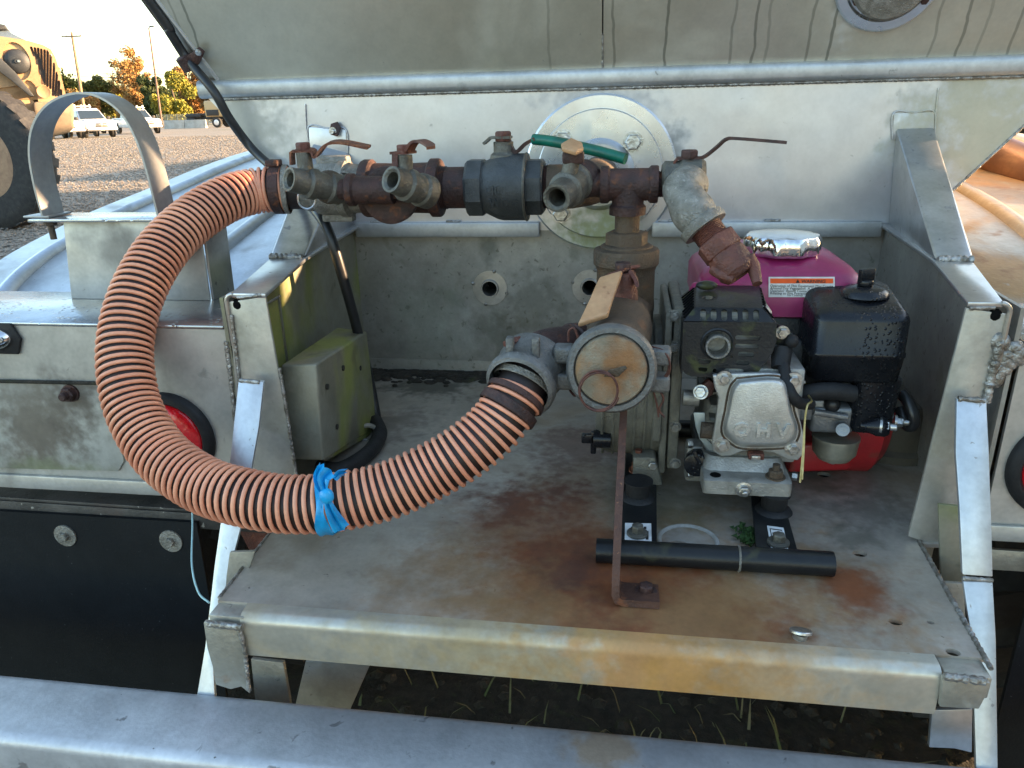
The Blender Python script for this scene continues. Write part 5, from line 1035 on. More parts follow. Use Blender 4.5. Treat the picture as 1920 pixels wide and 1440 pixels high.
def knurl(r, h, amp, n=60): return [V((cc.x + (r + amp * abs(math.cos(5 * t_))) * math.cos(t_), 1.10 + (r + amp * abs(math.cos(5 * t_))) * math.sin(t_), ctz + h)) for t_ in [2 * math.pi * i / n for i in range(n)]]
loft_stack([knurl(.046, 0, .0035), knurl(.049, .004, .004), knurl(.049, .020, .004), knurl(.046, .0255, .003), knurl(.030, .028, .0), knurl(.012, .0285, 0)]).build('fuel_cap', MATS['chrome'], EN, smooth=40)
# warning label on the tank front
YL = 1.0215; c00, c10, c01 = E(1442, 556, YL), E(1560, 556, YL), E(1442, 521, YL)
def rect(px0, py0, px1, py1, off, name, mat, par): return MB().prism([E(px0, py1, YL) + V((0, -off, 0)), E(px1, py1, YL) + V((0, -off, 0)), E(px1, py0, YL) + V((0, -off, 0)), E(px0, py0, YL) + V((0, -off, 0))], (0, -.0003, 0)).build(name, MATS[mat], par, smooth=0)
lb = rect(1441, 519, 1565, 557, .0002, 'warning_label', 'label_white', EN)
rect(1444, 522, 1562, 531, .0006, 'label_header', 'label_orange', lb)
wz = lambda px, py: E(px, py, YL) + V((0, -.0010, 0))
text_mesh('label_text', 'WARNING', .0063, wz(1502, 530), ex, ez, MATS['print_black'], lb, ext=.0001, bold=.00015)
MB().prism([wz(1492, 530), wz(1499, 530), wz(1495.5, 523)], (0, -.0002, 0)).build('warning_triangle', MATS['print_black'], lb, smooth=0)
for k, tx in enumerate(('Operation of This Equipment May Create', 'Around Dry Vegetation. A Spark Arrestor', 'Operator Should Contact Local Fire', 'Relating to Fire Prevention Requirements', '')):
    if tx: text_mesh('label_text', tx, .00475, wz(1443.5, 537.5 + k * 4.7), ex, ez, MATS['print_black'], lb, ext=.0001)
text_mesh('label_text', 'For California', .0035, wz(1476, 555), ex, ez, MATS['print_black'], lb, ext=.0001)
rect(1398, 489, 1405, 496, .0006, 'small_label', 'label_white', EN)
# air cleaner
ax0, ax1 = E(1521, 640, .95).x, E(1707, 640, .95).x; az = lambda py, Y=.95: E(1610, py, Y).z
ya, yb = .945, 1.055
tl = lambda P, k: [V((p.x, p.y, p.z + (p.y - ya) * k)) for p in P]
ac = loft_stack([rr(ax0 + .016, ax1 - .012, ya + .012, yb - .01, az(722), .012), rr(ax0 + .004, ax1 - .003, ya + .004, yb, az(714), .014), rr(ax0 + .002, ax1 - .001, ya + .001, yb, az(672), .014), rr(ax0, ax1, ya, yb, az(670), .014), rr(ax0, ax1, ya, yb, az(663), .014), rr(ax0 + .002, ax1 - .001, ya + .001, yb, az(661), .014), tl(rr(ax0 + .002, ax1 - .001, ya + .001, yb, az(604), .014), .13), tl(rr(ax0 + .004, ax1 - .003, ya + .003, yb - .002, az(597), .014), .19), tl(rr(ax0 + .008, ax1 - .007, ya + .008, yb - .005, az(592), .014), .21), tl(rr(ax0 + .015, ax1 - .013, ya + .016, yb - .010, az(592) + .0025, .014), .22), tl(rr(ax0 + .05, ax1 - .04, ya + .045, yb - .03, az(592) + .004, .014), .22)]).build('air_cleaner', MATS['black_plastic'], EN, smooth=75)
tz_ = az(592) + .0140; q = V((E(1622, 545, 1.0).x, 1.003, tz_ + .002))
MB().lathe(q - V((0, 0, .002)), (0, 0, 1), [(.031, 0), (.029, .006), (.022, .010), (.012, .012)], 36).build('cover_boss', MATS['black_plastic'], ac, smooth=50)
MB().cyl(q + V((0, 0, .010)), q + V((0, 0, .018)), .010, seg=16).box(q + V((0, 0, .023)), (.022, .007, .018), Matrix.Rotation(R_(25), 3, 'Z')).build('wing_nut', MATS['black_plastic'], ac, bevel=.002)
lo0, lo1 = E(1600, 760, .955).x, E(1690, 760, .955).x
loft_stack([rr(lo0 + .004, lo1 - .010, .962, 1.05, az(818), .010), rr(lo0, lo1 - .004, .955, 1.06, az(806), .012), rr(lo0, lo1 - .001, .955, 1.06, az(730), .012), rr(lo0, lo1, .955, 1.06, az(716), .012)]).build('intake_elbow', MATS['black_plastic'], EN, smooth=50)
MB().lathe(E(1612, 798, .956), X1, [(.004, 0), (.013, .02), (.014, .030), (.012, .034)], 20).build('elbow_boss', MATS['black_plastic'], EN, smooth=50)
MB().hexbolt(E(1650, 798, .953), (1, -.25, 0), .009, .009, .0115, .002, .008).build('elbow_nut', MATS['bright_bolt'], EN); MB().hexbolt(E(1678, 790, .98), (1, -.2, 0), .007, .008, .009, .002, .006).build('elbow_nut', MATS['bright_bolt'], EN)
MB().tube(spline([E(1690, 738, 1.0), E(1702, 752, .99), E(1712, 778, .98), E(1713, 795, .98), E(1703, 799, .985), E(1694, 785, .99), E(1689, 765, 1.0)], 6), .008, 12, closed=False).build('starter_grip', MATS['cable_black'], EN, smooth=60)
# carburettor
MB().bb(E(1520, 780, .965).x, E(1604, 780, .965).x, .962, 1.03, E(1560, 815, .96).z, E(1560, 765, .96).z).build('carburettor', M('carb_alloy', (.26, .27, .28), (.20, .205, .21), 40, rough=.42, metal=.6, bump=.2, bscale=300), EN, bevel=.006, seg=3)
MB().lathe(E(1562, 858, .985), (0, 0, 1), [(.010, 0), (.022, .001), (.025, .006), (.0285, .010), (.030, .028), (.031, .030), (.031, .034)], 32).build('float_bowl', M('bowl_metal', (.62, .58, .46), (.5, .47, .38), 20, rough=.36, metal=.75), EN, smooth=40)
MB().hexbolt(E(1561, 857, .985), (0, 0, -1), .008, .008).build('bowl_bolt', MATS['bright_bolt'], EN)
MB().tube([E(1526, 772, .956), E(1588, 782, .956)], .0045, 12).build('choke_rod', MATS['carb_alloy'], EN); MB().cyl(E(1580, 806, .963), E(1580, 806, .948), .0085, seg=18).build('drain_screw', MATS['carb_alloy'], EN)
MB().sphere(E(1560, 758, .965), .011, (1, 1, 1)).build('throttle_knob', MATS['cable_black'], EN, smooth=60)
MB().box(E(1530, 760, .985), (.05, .04, .03)).build('linkage_plate', MATS['carb_alloy'], EN, bevel=.004)
# boot, leads
MB().tube(spline([E(1496, 744, .95), E(1520, 736, .945), E(1560, 733, .945), E(1600, 738, .95)], 6), .0115, 16).build('breather_hose', MATS['rubber'], EN, smooth=60)
MB().tube(spline([E(1462, 668, .93), E(1470, 690, .915), E(1474, 715, .905), E(1484, 740, .895), E(1500, 756, .90), E(1520, 758, .915)], 6), .0072, 14).build('spark_lead', MATS['rubber'], EN, smooth=60)
MB().tube([E(1466, 655, .935), E(1463, 690, .92)], [.013, .011], 18).build('spark_boot', MATS['rubber'], EN, smooth=60)
cl = MB().prism([E(1452, 632, .935), E(1464, 614, .935), E(1476, 618, .935), E(1492, 630, .935), E(1496, 646, .935), E(1480, 652, .935), E(1454, 648, .935)], (0, .02, 0)).build('coil_bracket', MATS['guard_black'], EN, bevel=.003)
MB().hexbolt(E(1467, 623, .934), (0, -1, 0), .0065, .006, .0085, .0015).build('coil_bolt', MATS['bright_bolt'], cl); MB().sphere(E(1484, 640, .93), .009).build('coil_knob', MATS['rubber'], cl, smooth=60)
for d in (0, 4): MB().tube(spline([E(1516, 742, .93), E(1522, 752, .905), E(1514, 760, .897), E(1509, 790, .892), E(1506 + d * .3, 840, .885), E(1500 + d, 905 - d * 1.5, .87)], 6), .0013, 6).build('yellow_wire', MATS['wire_yellow'], EN, smooth=60)
# red blower housing behind
MB().prism([E(1476, 888, 1.03), E(1500, 834, 1.03), E(1560, 826, 1.03), E(1648, 812, 1.03), E(1630, 842, 1.03), E(1592, 884, 1.03)], (0, .13, 0)).build('blower_shroud', MATS['shroud_red'], EN, bevel=.006, seg=3)
MB().lathe((E(1560, 760, 1.09).x, 1.11, E(1560, 760, 1.09).z), X1, [(.10, 0), (.105, .01), (.105, .05), (.09, .065), (.03, .07)], 40).build('recoil_housing', MATS['shroud_red'], EN, smooth=40)
MB().bb(E(1330, 650, 1.05).x, E(1560, 650, 1.05).x, 1.03, 1.20, E(1400, 760, 1.05).z, tz0 + .002).build('fan_shroud', MATS['guard_black'], EN, bevel=.01)
MB().prism([E(1500, 690, .99), E(1560, 700, .98), E(1600, 722, .97), E(1600, 735, .97), E(1560, 728, .98), E(1500, 705, .99)], (0, .03, 0)).build('control_plate', MATS['cast_black'], EN, bevel=.002)
MB().prism([E(1470, 640, 1.0), E(1530, 640, 1.0), E(1530, 720, 1.0), E(1470, 720, 1.0)], (0, .03, 0)).build('intake_shield', MATS['cast_black'], EN, bevel=.003)

# ================================================================== cables and loose bits
cb = spline([U3(outL(.7) + .02, .7, .006), upl(272, -10, UP0 + UN * .006, UN), upl(318, 60, UP0 + UN * .008, UN), upl(352, 112, UP0 + UN * .010, UN), uy(400, 170, 1.40), uy(430, 222, 1.41), uy(470, 276, 1.43), uy(508, 312, 1.40), uy(548, 350, 1.28), uy(596, 400, 1.15), uy(618, 440, 1.12), uy(640, 510, 1.12), uy(665, 600, 1.14), uy(690, 700, 1.18), uz(706, 782, .812)], 10)
tag(MB().tube(cb, .0085, 14).build('power_cable', MATS['cable_black'], smooth=60), 'thick black cable running down the tank edge and behind the manifold to the deck', 'cable')
cl_ = thing('cable_clamp', 'dark rusty clamp holding the black cable to the tank edge', 'clamp', upl(362, 112, UP0, UN))
A = upl(350, 118, UP0 + UN * .01, UN); dirc = (upl(352, 112, UP0 + UN * .01, UN) - upl(318, 60, UP0 + UN * .01, UN)).normalized()
MB().lathe(A - dirc * .014, dirc, [(.010, 0), (.0145, .002), (.0145, .026), (.010, .028)], 20).build('clamp_saddle', MATS['rust_dark'], cl_, smooth=40)
MB().prism([upl(px, py, UP0 + UN * .013, UN) for px, py in ((352, 104), (374, 87), (385, 96), (374, 120), (358, 124))], UN * .004).build('clamp_tab', MATS['rust_dark'], cl_, bevel=.001)
MB().hexbolt(upl(372, 98, UP0 + UN * .0168, UN), UN, .0045, .004, .006).build('clamp_bolt', MATS['bright_bolt'], cl_)
sw = uy(362, 955, .90); tag(MB().tube(spline([uy(360, 935, .90), uy(361, 985, .87), uy(360, 1060, .80), uy(372, 1110, .755), uy(392, 1130, .72)], 8), .0014, 8).build('pale_wire', MATS['wire_pale'], smooth=60), 'thin pale blue wire hanging beside the left mud flap', 'wire')
# mud flaps
FLG = 'mud flaps under the light boxes'
for nm, X0, X1_, lab in (('L', -1.30, None, 'black rubber mud flap with two bolts and washers hanging left of the deck'), ('R', None, 1.22, 'black rubber mud flap hanging to the right of the deck')):
    if X0 is not None: X1_ = uy(376, 1010, .90).x
    else: X0 = uy(1905, 1200, .90).x
    F_ = thing('mud_flap', lab, 'mud flap', ((X0 + X1_) / 2, .9, .2), FLG)
    mb = MB(); nx, nz = 10, 12
    zt0 = .746 if nm == 'L' else .752
    for j in range(nz + 1):
        for i in range(nx + 1):
            f, g_ = i / nx, j / nz; mb.v.append(V((X0 + (X1_ - X0) * f, .8975 + .012 * g_ * math.sin(f * 5) - .008 * g_, zt0 - .58 * g_)))
    nv = len(mb.v); mb.v += [p + V((0, .006, 0)) for p in mb.v[:nv]]; W = nx + 1
    for j in range(nz):
        for i in range(nx): a = j * W + i; mb.f += [(a, a + 1, a + W + 1, a + W), (a + nv, a + nv + W, a + nv + W + 1, a + nv + 1)]
    for i in range(nx): mb.f += [(i, i + nv, i + nv + 1, i + 1), (nz * W + i, nz * W + i + 1, nz * W + i + 1 + nv, nz * W + i + nv)]
    for j in range(nz): mb.f += [(j * W, (j + 1) * W, (j + 1) * W + nv, j * W + nv), (j * W + nx, j * W + nx + nv, (j + 1) * W + nx + nv, (j + 1) * W + nx)]
    mb.build('flap_sheet', MATS['flap_black'], F_, smooth=60)
    for px, py in (((123, 1004), (321, 1014)) if nm == 'L' else ((1960, 1060),)):
        q = uy(px, py, .8965); MB().hexbolt(q, (0, -1, 0), .0075, .006, .0185, .002).build('flap_bolt', MATS['galvanised'], F_)
def tpos(px, dist): p = uy(px, 230, dist); p.z = 0; return p
# ================================================================== wheel loader behind on the left
M('loader_yellow', (.47, .29, .15), (.41, .245, .12), 1.5, rough=.5, rvar=.15, spots=[((.56, .36, .20), 1.2, .5, .7, .7), ((.22, .12, .05), 5, .62, .76, .5)], bump=.03, bscale=20)
M('loader_dark', (.028, .032, .036), (.045, .048, .05), 3, rough=.6, spots=[((.2, .17, .13), 6, .62, .76, .35)])
M('loader_black', (.02, .02, .021), rough=.7)
M('weight_paint', (.40, .29, .17), (.20, .145, .09), 1.6, lo=.42, hi=.58, rough=.7, spots=[((.13, .10, .065), 2.4, .52, .62, .8)])
M('cab_glass', (.10, .13, .16), rough=.08, spec=.8)
LC = uy(110, 250, 9.3); LD = V((LC.x + .35, LC.y, 0)).normalized(); LE = V((LD.y, -LD.x, 0))     # loader side faces the camera side of the lot: LD into its body, LE along it
l9 = lambda px, py, dy=0: upl(px, py, LC + LD * dy, LD)
LO = thing('wheel_loader', 'large yellow wheel loader with slotted engine hood parked on the gravel', 'loader', l9(-60, 288) * 1.0)
# hood side with its louvre slots
hood = [(-180, 60), (0, 68), (52, 76), (80, 84), (95, 92), (104, 108), (114, 140), (122, 172), (125, 190), (72, 191), (66, 160), (58, 152), (50, 150), (40, 160), (0, 165), (-180, 165)]
org = V((LC.x, LC.y, 0)); h2 = lambda px, py: ((l9(px, py) - org).dot(LE), l9(px, py).z)
sl = []
T_ = [(340, 345, 370, 430), (381, 353, 404, 520), (416, 357, 434, 630), (451, 367, 460, 735), (486, 375, 487, 742), (520, 384, 517, 762), (553, 425, 548, 785), (590, 522, 577, 862), (620, 622, 606, 868), (645, 715, 636, 868), (664, 810, 667, 862)]
k_ = 1 / 5.82
for a, b, c, d in T_:
    p, q = h2(a * k_, 30 + b * k_), h2(c * k_, 30 + d * k_); sl.append(slot(p[0], p[1], q[0], q[1], .0115 * 1.3, 4))
dcx, dcz = h2(32, 115); sl.append(circ(dcx, dcz, .145, 24, .22))
hs = MB().plate([h2(*p) for p in hood], sl, org, LE, V((0, 0, 1)), LD * .03).build('hood_side', MATS['loader_yellow'], LO, smooth=0)
lv_ = LO
hb = [l9(px, py) + LD * .031 for px, py in ((-180, 62), (0, 70), (50, 78), (90, 93), (102, 112), (118, 172), (120, 188), (60, 188), (-180, 188))]
MB().prism(hb, LD * 1.5).build('hood_core', MATS['loader_yellow'], LO, bevel=.02)
inn = [l9(px, py) + LD * .026 for px, py in ((54, 84), (90, 96), (112, 150), (119, 184), (96, 184), (70, 130))]
MB().prism(inn, LD * .012).build('louvre_backing', MATS['loader_black'], LO)
MB().lathe(org + LE * dcx + V((0, 0, dcz)) + LD * .035, -LD, [(.140, 0), (.145, .02), (.13, .05), (.06, .07), (.03, .07), (.025, .085)], 32).build('intake_disc', MATS['loader_dark'], LO, smooth=50)
MB().lathe(org + LE * (dcx + .02) + V((0, 0, dcz)) - LD * .045, -LD, [(.02, 0), (.015, .012)], 14).build('disc_hub', MATS['bright_bolt'], LO)
MB().prism([l9(-180, 30), l9(-2, 44), l9(10, 46), l9(14, 56), l9(-180, 54)], LD * 1.4).build('cab_roof', MATS['loader_dark'], LO, bevel=.02)
MB().prism([l9(-180, 55, .05), l9(12, 57, .05), l9(48, 75, .05), l9(-180, 75, .05)], LD * 1.3).build('cab_window', MATS['cab_glass'], LO, bevel=.01)
MB().prism([l9(-120, 100, -.12), l9(0, 108, -.12), l9(28, 135, -.12), l9(64, 180, -.12), l9(56, 181, -.12), l9(20, 150, -.12), l9(-10, 128, -.12), l9(-120, 118, -.12)], LD * .55).build('mudguard', MATS['loader_dark'], LO, bevel=.01)
MB().prism([l9(-160, 168, .04), l9(60, 176, .04), l9(64, 190, .04), l9(66, 262, .04), l9(40, 275, .04), l9(-160, 300, .04)], LD * 1.3).build('rear_frame', MATS['loader_yellow'], LO, bevel=.02)
MB().prism([l9(62, 191, -.10), l9(137, 189, -.10), l9(137, 243, -.10), l9(126, 250, -.10), l9(98, 257, -.10), l9(70, 268, -.10)], LD * 1.6).build('counterweight', MATS['weight_paint'], LO, bevel=.03)
MB().lathe(l9(82, 172, -.005), -LD, [(.07, 0), (.075, .02), (.05, .01)], 20).build('work_lamp', MATS['loader_yellow'], LO, smooth=40)
wc = l9(-20, 300, -.25); wr_ = wc.z
M('rim_tan', (.36, .22, .13), (.26, .15, .09), 6, rough=.6)
WA = (LD * math.cos(R_(40)) + LE * math.sin(R_(40))).normalized()          # the wheels are turned on the steered axle
wheel(LO, wc + LD * .12, wr_, .34, WA, rim=.55, rimmat='rim_tan', lugs=26)
wheel(LO, wc + LD * 1.9 - LE * .9, wr_, .34, WA, rim=.55, rimmat='rim_tan', lugs=26)
wheel(LO, wc + LD * .1 - LE * 2.9, wr_, .50, LD, rim=.52, rimmat='rim_tan', lugs=26)

# ================================================================== parked white pickups and a van
M('car_white', (.72, .72, .72), (.66, .66, .66), 2, rough=.25, coat=.5)
M('car_glass', (.03, .045, .06), rough=.06, spec=.8)
M('car_black', (.018, .018, .02), rough=.6)
M('car_chrome', (.6, .6, .6), rough=.2, metal=.9)
M('lamp_clear', (.7, .66, .55), rough=.15)
M('lamp_amber', (.8, .3, .03), rough=.25)
def pickup(name, label, van=False, rack=False, bar=False):
    o = thing(name, label, 'van' if van else 'pickup', (0, 0, 0), 'white work vehicles parked in a row')
    W = .98
    def side(poly, w0, nm, mt, bv=.03): return MB().prism([V((x, -w0, z)) for x, z in poly], (0, 2 * w0, 0)).build(nm, MATS[mt], o, bevel=bv, seg=2)
    if van: side([(-2.7, .42), (2.45, .42), (2.62, .55), (2.62, .95), (2.45, 1.12), (1.75, 1.25), (1.15, 1.98), (.9, 2.08), (-2.6, 2.08), (-2.7, 1.95)], W, 'body', 'car_white', .06)
    else:
        side([(-2.8, .50), (2.45, .45), (2.70, .55), (2.72, .95), (2.62, 1.10), (1.1, 1.20), (-2.8, 1.22)], W, 'body', 'car_white', .06)
        mb = MB(); A = [V((1.15, s * .90, 1.17)) for s in (-1, 1)]; B = [V((.35, s * .74, 1.84)) for s in (-1, 1)]; C = [V((-.85, s * .74, 1.84)) for s in (-1, 1)]; D = [V((-1.0, s * .90, 1.17)) for s in (-1, 1)]
        mb.add([A[0], A[1], B[0], B[1], C[0], C[1], D[0], D[1]], [(0, 1, 3, 2), (2, 3, 5, 4), (4, 5, 7, 6), (0, 2, 4, 6), (1, 7, 5, 3), (0, 6, 7, 1)]); mb.build('cab', MATS['car_white'], o, bevel=.05, seg=3)
    if van:
        MB().add([V((1.70, -.82, 1.29)), V((1.70, .82, 1.29)), V((1.18, .76, 1.92)), V((1.18, -.76, 1.92))], [(0, 1, 2, 3)]).prism([V((1.71, -.82, 1.29)), V((1.71, .82, 1.29)), V((1.20, .76, 1.92)), V((1.20, -.76, 1.92))], (.012, 0, .01)).build('windscreen', MATS['car_glass'], o, smooth=0)
        for s in (-1, 1): MB().prism([V((1.35, s * .985, 1.32)), V((.35, s * .985, 1.32)), V((.35, s * .985, 1.85)), V((1.02, s * .985, 1.85))], (0, s * .008, 0)).build('side_window', MATS['car_glass'], o, smooth=0)
    else:
        MB().prism([V((1.11, -.80, 1.225)), V((1.11, .80, 1.225)), V((.44, .68, 1.79)), V((.44, -.68, 1.79))], (.012, 0, .012)).build('windscreen', MATS['car_glass'], o, smooth=0)
        for s in (-1, 1):
            MB().prism([V((.95, s * .895, 1.24)), V((-.05, s * .895, 1.24)), V((-.05, s * .765, 1.76)), V((.42, s * .765, 1.76))], (0, s * .014, .004)).build('side_window', MATS['car_glass'], o, smooth=0)
            MB().prism([V((-.15, s * .895, 1.24)), V((-.85, s * .895, 1.24)), V((-.76, s * .765, 1.76)), V((-.15, s * .765, 1.76))], (0, s * .014, .004)).build('side_window', MATS['car_glass'], o, smooth=0)
    xf = 2.63 if van else 2.725
    MB().bb(xf - .02, xf + .02, -.42, .42, .68, .98).build('grille', MATS['car_chrome'], o, bevel=.02)
    for z in (.76, .90):
        for s in (-1, 1): MB().bb(xf + .015, xf + .03, s * .21 - .17, s * .21 + .17, z - .045, z + .045).build('grille_opening', MATS['car_black'], o)
    for s in (-1, 1):
        MB().bb(xf - .08, xf + .012, s * .70 - .20, s * .70 + .20, .76, .96).build('headlight', MATS['lamp_clear'], o, bevel=.03)
        MB().bb(.85, 1.05, s * .98 - (.02 if s < 0 else -.0), s * 1.18, 1.18, 1.38).build('mirror', MATS['car_black'], o, bevel=.03)
        for x in (1.75, -1.75):
            w0 = MB().lathe((x, s * .76, .40), (0, s, 0), [(.24, 0), (.37, .0), (.40, .04), (.40, .20), (.37, .245), (.25, .245), (.23, .215)], 32, True, True).build('wheel', MATS['tyre'], o, smooth=40)
            MB().lathe((x, s * .97, .40), (0, s, 0), [(.225, 0), (.22, .015), (.07, .035), (.05, .045)], 20).build('hub_cap', MATS['car_chrome'], w0, smooth=40)
            for k in range(5):
                a = 2 * math.pi * k / 5; MB().lathe((x + .145 * math.cos(a), s * .986, .40 + .145 * math.sin(a)), (0, s, 0), [(.04, 0), (.035, .012)], 10).build('hub_hole', MATS['car_black'], w0)
            MB().lathe((x, s * .975, .42), (0, s, 0), [(.47, 0), (.47, .008)], 32).build('wheel_arch', MATS['car_black'], o)
    MB().bb(xf - .10, xf + .12, -.96, .96, .44, .64).build('bumper', MATS['car_chrome'], o, bevel=.05, seg=3)
    MB().bb(xf + .115, xf + .125, -.16, .16, .50, .58).build('plate', MATS['label_white'], o)
    if rack:
        zr = 2.09 if van else 1.85
        for s in (-.6, .6): MB().bb(-2.3, .6, s - .03, s + .03, zr + .10, zr + .15).build('rack_rail', MATS['car_white'], o)
        for x in (-2.0, -1.0, .3): MB().bb(x - .04, x + .04, -.64, .64, zr + .15, zr + .20).build('rack_bar', MATS['car_white'], o)
        for x in (-2.0, -1.0, .3):
            for s in (-.6, .6): MB().bb(x - .05, x + .05, s - .05, s + .05, zr - .03 if van else zr - .02, zr + .32).build('rack_post', MATS['car_white'], o)
    if bar:
        MB().bb(-.35, -.15, -.55, .55, 1.85, 1.95).build('light_bar', MATS['lamp_amber'], o, bevel=.02)
    return o
def set_ground(o, px, py, ang, dist=None):
    p = uz(px, py, 0) if dist is None else uy(px, 0, dist)
    o.location = (p.x, p.y, 0); o.rotation_euler = (0, 0, R_(ang))
def children_reset(o):
    for c in o.children: c.location = (0, 0, 0)
for nm, lab, kw, spot in (
        ('pickup_truck', 'white pickup standing between the half hidden pickup and the one with a light bar', {}, (166, 51.5, -37)),
        ('pickup_truck', 'white pickup half hidden behind the loader counterweight', {}, (104, 49, -37)),
        ('pickup_truck', 'white pickup with an amber roof light bar beside the lamp post', {'bar': True, 'rack': True}, (256, 59.5, -37)),
        ('cargo_van', 'white van with a ladder rack behind the parked pickups', {'van': True, 'rack': True}, (158, 63, -37))):
    o = pickup(nm, lab, **kw); px_, dd_, a = spot; o.location = tpos(px_, dd_); o.rotation_euler = (0, 0, R_(a)); children_reset(o)

# ================================================================== poles and wires
M('pole_wood', (.30, .20, .115), (.22, .145, .085), 3, rough=.85, vec=(8, 8, 1), bump=.3, bscale=10)
M('pole_metal', (.16, .085, .055), (.12, .065, .045), 4, rough=.6)
p0, p1 = uy(160, 226, 82), uy(134, 60, 82); p0.z = 0
UP_ = thing('utility_pole', 'wooden utility pole with a single crossarm behind the parked pickups', 'utility pole', p0)
MB().tube([p0, p0.lerp(p1, .5), p1], [.19, .16, .12], 14).build('pole', MATS['pole_wood'], UP_, smooth=60)
MB().box(p1 + V((0, -.15, -.45)), (2.4, .12, .14)).build('crossarm', MATS['pole_wood'], UP_, bevel=.01)
for x in (-1.1, -.6, .6, 1.1): MB().lathe(p1 + V((x, -.15, -.38)), (0, 0, 1), [(.03, 0), (.05, .06), (.04, .14)], 10).build('insulator', MATS['galvanised'], UP_)
q0, q1 = uy(304, 236, 88), uy(279, 52, 88); q0.z = 0
LP = thing('lamp_post', 'slim rust-brown lamp post with a single head by the end of the pickup row', 'lamp post', q0)
MB().tube([q0, q0.lerp(q1, .5), q1], [.13, .11, .08], 14).build('pole', MATS['pole_metal'], LP, smooth=60)
MB().tube([q1 + V((0, 0, -.05)), q1 + V((.25, 0, .12))], .05, 8).build('bracket_arm', MATS['pole_metal'], LP)
MB().box(q1 + V((.42, 0, .14)), (.55, .3, .14)).build('lamp_head', MATS['car_black'], LP, bevel=.03)
MB().cyl(q0 + V((0, 0, -.0)), q0 + V((0, 0, .8)), .32, .30, 16).build('pole_base', MATS['car_black'], LP, bevel=.03)
for k, (dz, dy) in enumerate(((-3.6, 0), (-4.1, 0), (-4.5, 0))):
    A = p1 + V((0, 0, dz)); B = A + V((46, 6, 1.0)); Cc = A + V((-40, 0, .5))
    pts = [A.lerp(B, i / 12) - V((0, 0, 1.0 * 4 * (i / 12) * (1 - i / 12))) for i in range(13)]
    tag(MB().tube(pts, .022, 6).build('overhead_wire', MATS['cable_black'], smooth=0), ('topmost', 'middle', 'lowest')[k] + ' of three thin overhead wires strung from the wooden utility pole', 'wire', 'overhead wires')

# ================================================================== trees
def leafmat(name, a, b): return M(name, a, b, .9, lo=.3, hi=.7, rough=.7, spec=.25)
leafmat('leaf_green', (.075, .095, .022), (.13, .115, .028)); leafmat('leaf_yellow', (.30, .26, .035), (.15, .16, .03)); leafmat('leaf_orange', (.34, .16, .05), (.27, .18, .06)); leafmat('leaf_dark', (.035, .055, .018), (.06, .075, .02))
M('bark', (.10, .075, .05), (.06, .045, .03), 4, rough=.9, vec=(6, 6, 1))
def tree(name, label, base, h, w, mat, n, size, seed, trunk=.3, sparse=False, zlow=.28):
    rnd = random.Random(seed); base = V(base); o = thing(name, label, 'tree', base, None)
    tm = MB(); tips = []
    top = base + V((rnd.uniform(-.3, .3), 0, h * .8)); tm.tube([base, base + V((rnd.uniform(-.2, .2), 0, h * .35)), top], [trunk, trunk * .7, trunk * .2], 8)
    for k in range(16 if sparse else 12):
        z = rnd.uniform(zlow, .8); s = base.lerp(top, z / .8 * .95); a = rnd.uniform(0, 6.28); r = w * .5 * rnd.uniform(.5, .95) * math.sin(math.pi * min(1, max(.18, (z - zlow * .6))))
        e = s + V((math.cos(a) * r, math.sin(a) * r, rnd.uniform(.05, .2) * h)); m_ = s.lerp(e, .5) + V((0, 0, .02 * h)); tm.tube([s, m_, e], [trunk * .3, trunk * .2, trunk * .06], 5); tips += [e, m_]
    tm.build('trunk', MATS['bark'], o, smooth=60)
    cl = []
    for k in range(34 if not sparse else 46):
        if k < len(tips): c = tips[k]
        else:
            z = rnd.uniform(zlow, 1.0); rr_ = w * .5 * math.sqrt(max(0, 1 - ((z - .6) / .46) ** 2)) * math.sqrt(rnd.random()); a = rnd.uniform(0, 6.28); c = base + V((math.cos(a) * rr_, math.sin(a) * rr_, z * h))
        cl.append((c, w * rnd.uniform(.10, .21)))
    lm = MB()
    for k in range(int(n * 2.6)):
        c, r = rnd.choice(cl); d = V((rnd.gauss(0, 1), rnd.gauss(0, 1), rnd.gauss(0, .8))).normalized() * (r * rnd.random() ** .4); p = c + d
        s = size * .72 * rnd.uniform(.6, 1.4); u_ = V((rnd.gauss(0, 1), rnd.gauss(0, 1), rnd.gauss(0, 1))).normalized(); v_ = u_.cross(V((rnd.gauss(0, 1), rnd.gauss(0, 1), rnd.gauss(0, 1)))).normalized()
        lm.add([p - u_ * s, p + v_ * s * .55, p + u_ * s, p - v_ * s * .55], [(0, 1, 2, 3)])
    lm.build('crown', MATS[mat], o, smooth=0)
tree('leafy_tree', 'dark green leafy tree behind the loader hood', tpos(125, 108), 7.6, 7.0, 'leaf_green', 5200, .26, 1)
tree('leafy_tree', 'green tree just right of the utility pole', tpos(190, 112), 7.4, 5.0, 'leaf_green', 3600, .24, 2)
tree('leafy_tree', 'thin yellowing tree between the utility pole and the tall sparse tree', tpos(216, 118), 6.6, 5.0, 'leaf_yellow', 2400, .24, 3, sparse=True)
tree('leafy_tree', 'tall sparse orange tree left of the lamp post', tpos(258, 112), 10.4, 6.2, 'leaf_orange', 3400, .22, 4, sparse=True, trunk=.22)
tree('leafy_tree', 'low orange-brown tree under the tall sparse one', tpos(252, 104), 4.6, 5.2, 'leaf_orange', 4200, .24, 5, zlow=.1)
tree('leafy_tree', 'low brown-orange tree behind the van rack', tpos(168, 106), 4.4, 5.6, 'leaf_orange', 3600, .24, 6, zlow=.1)
tree('leafy_tree', 'dense dark green tree behind the lamp post', tpos(300, 100), 6.0, 5.0, 'leaf_dark', 5600, .24, 7, zlow=.06)
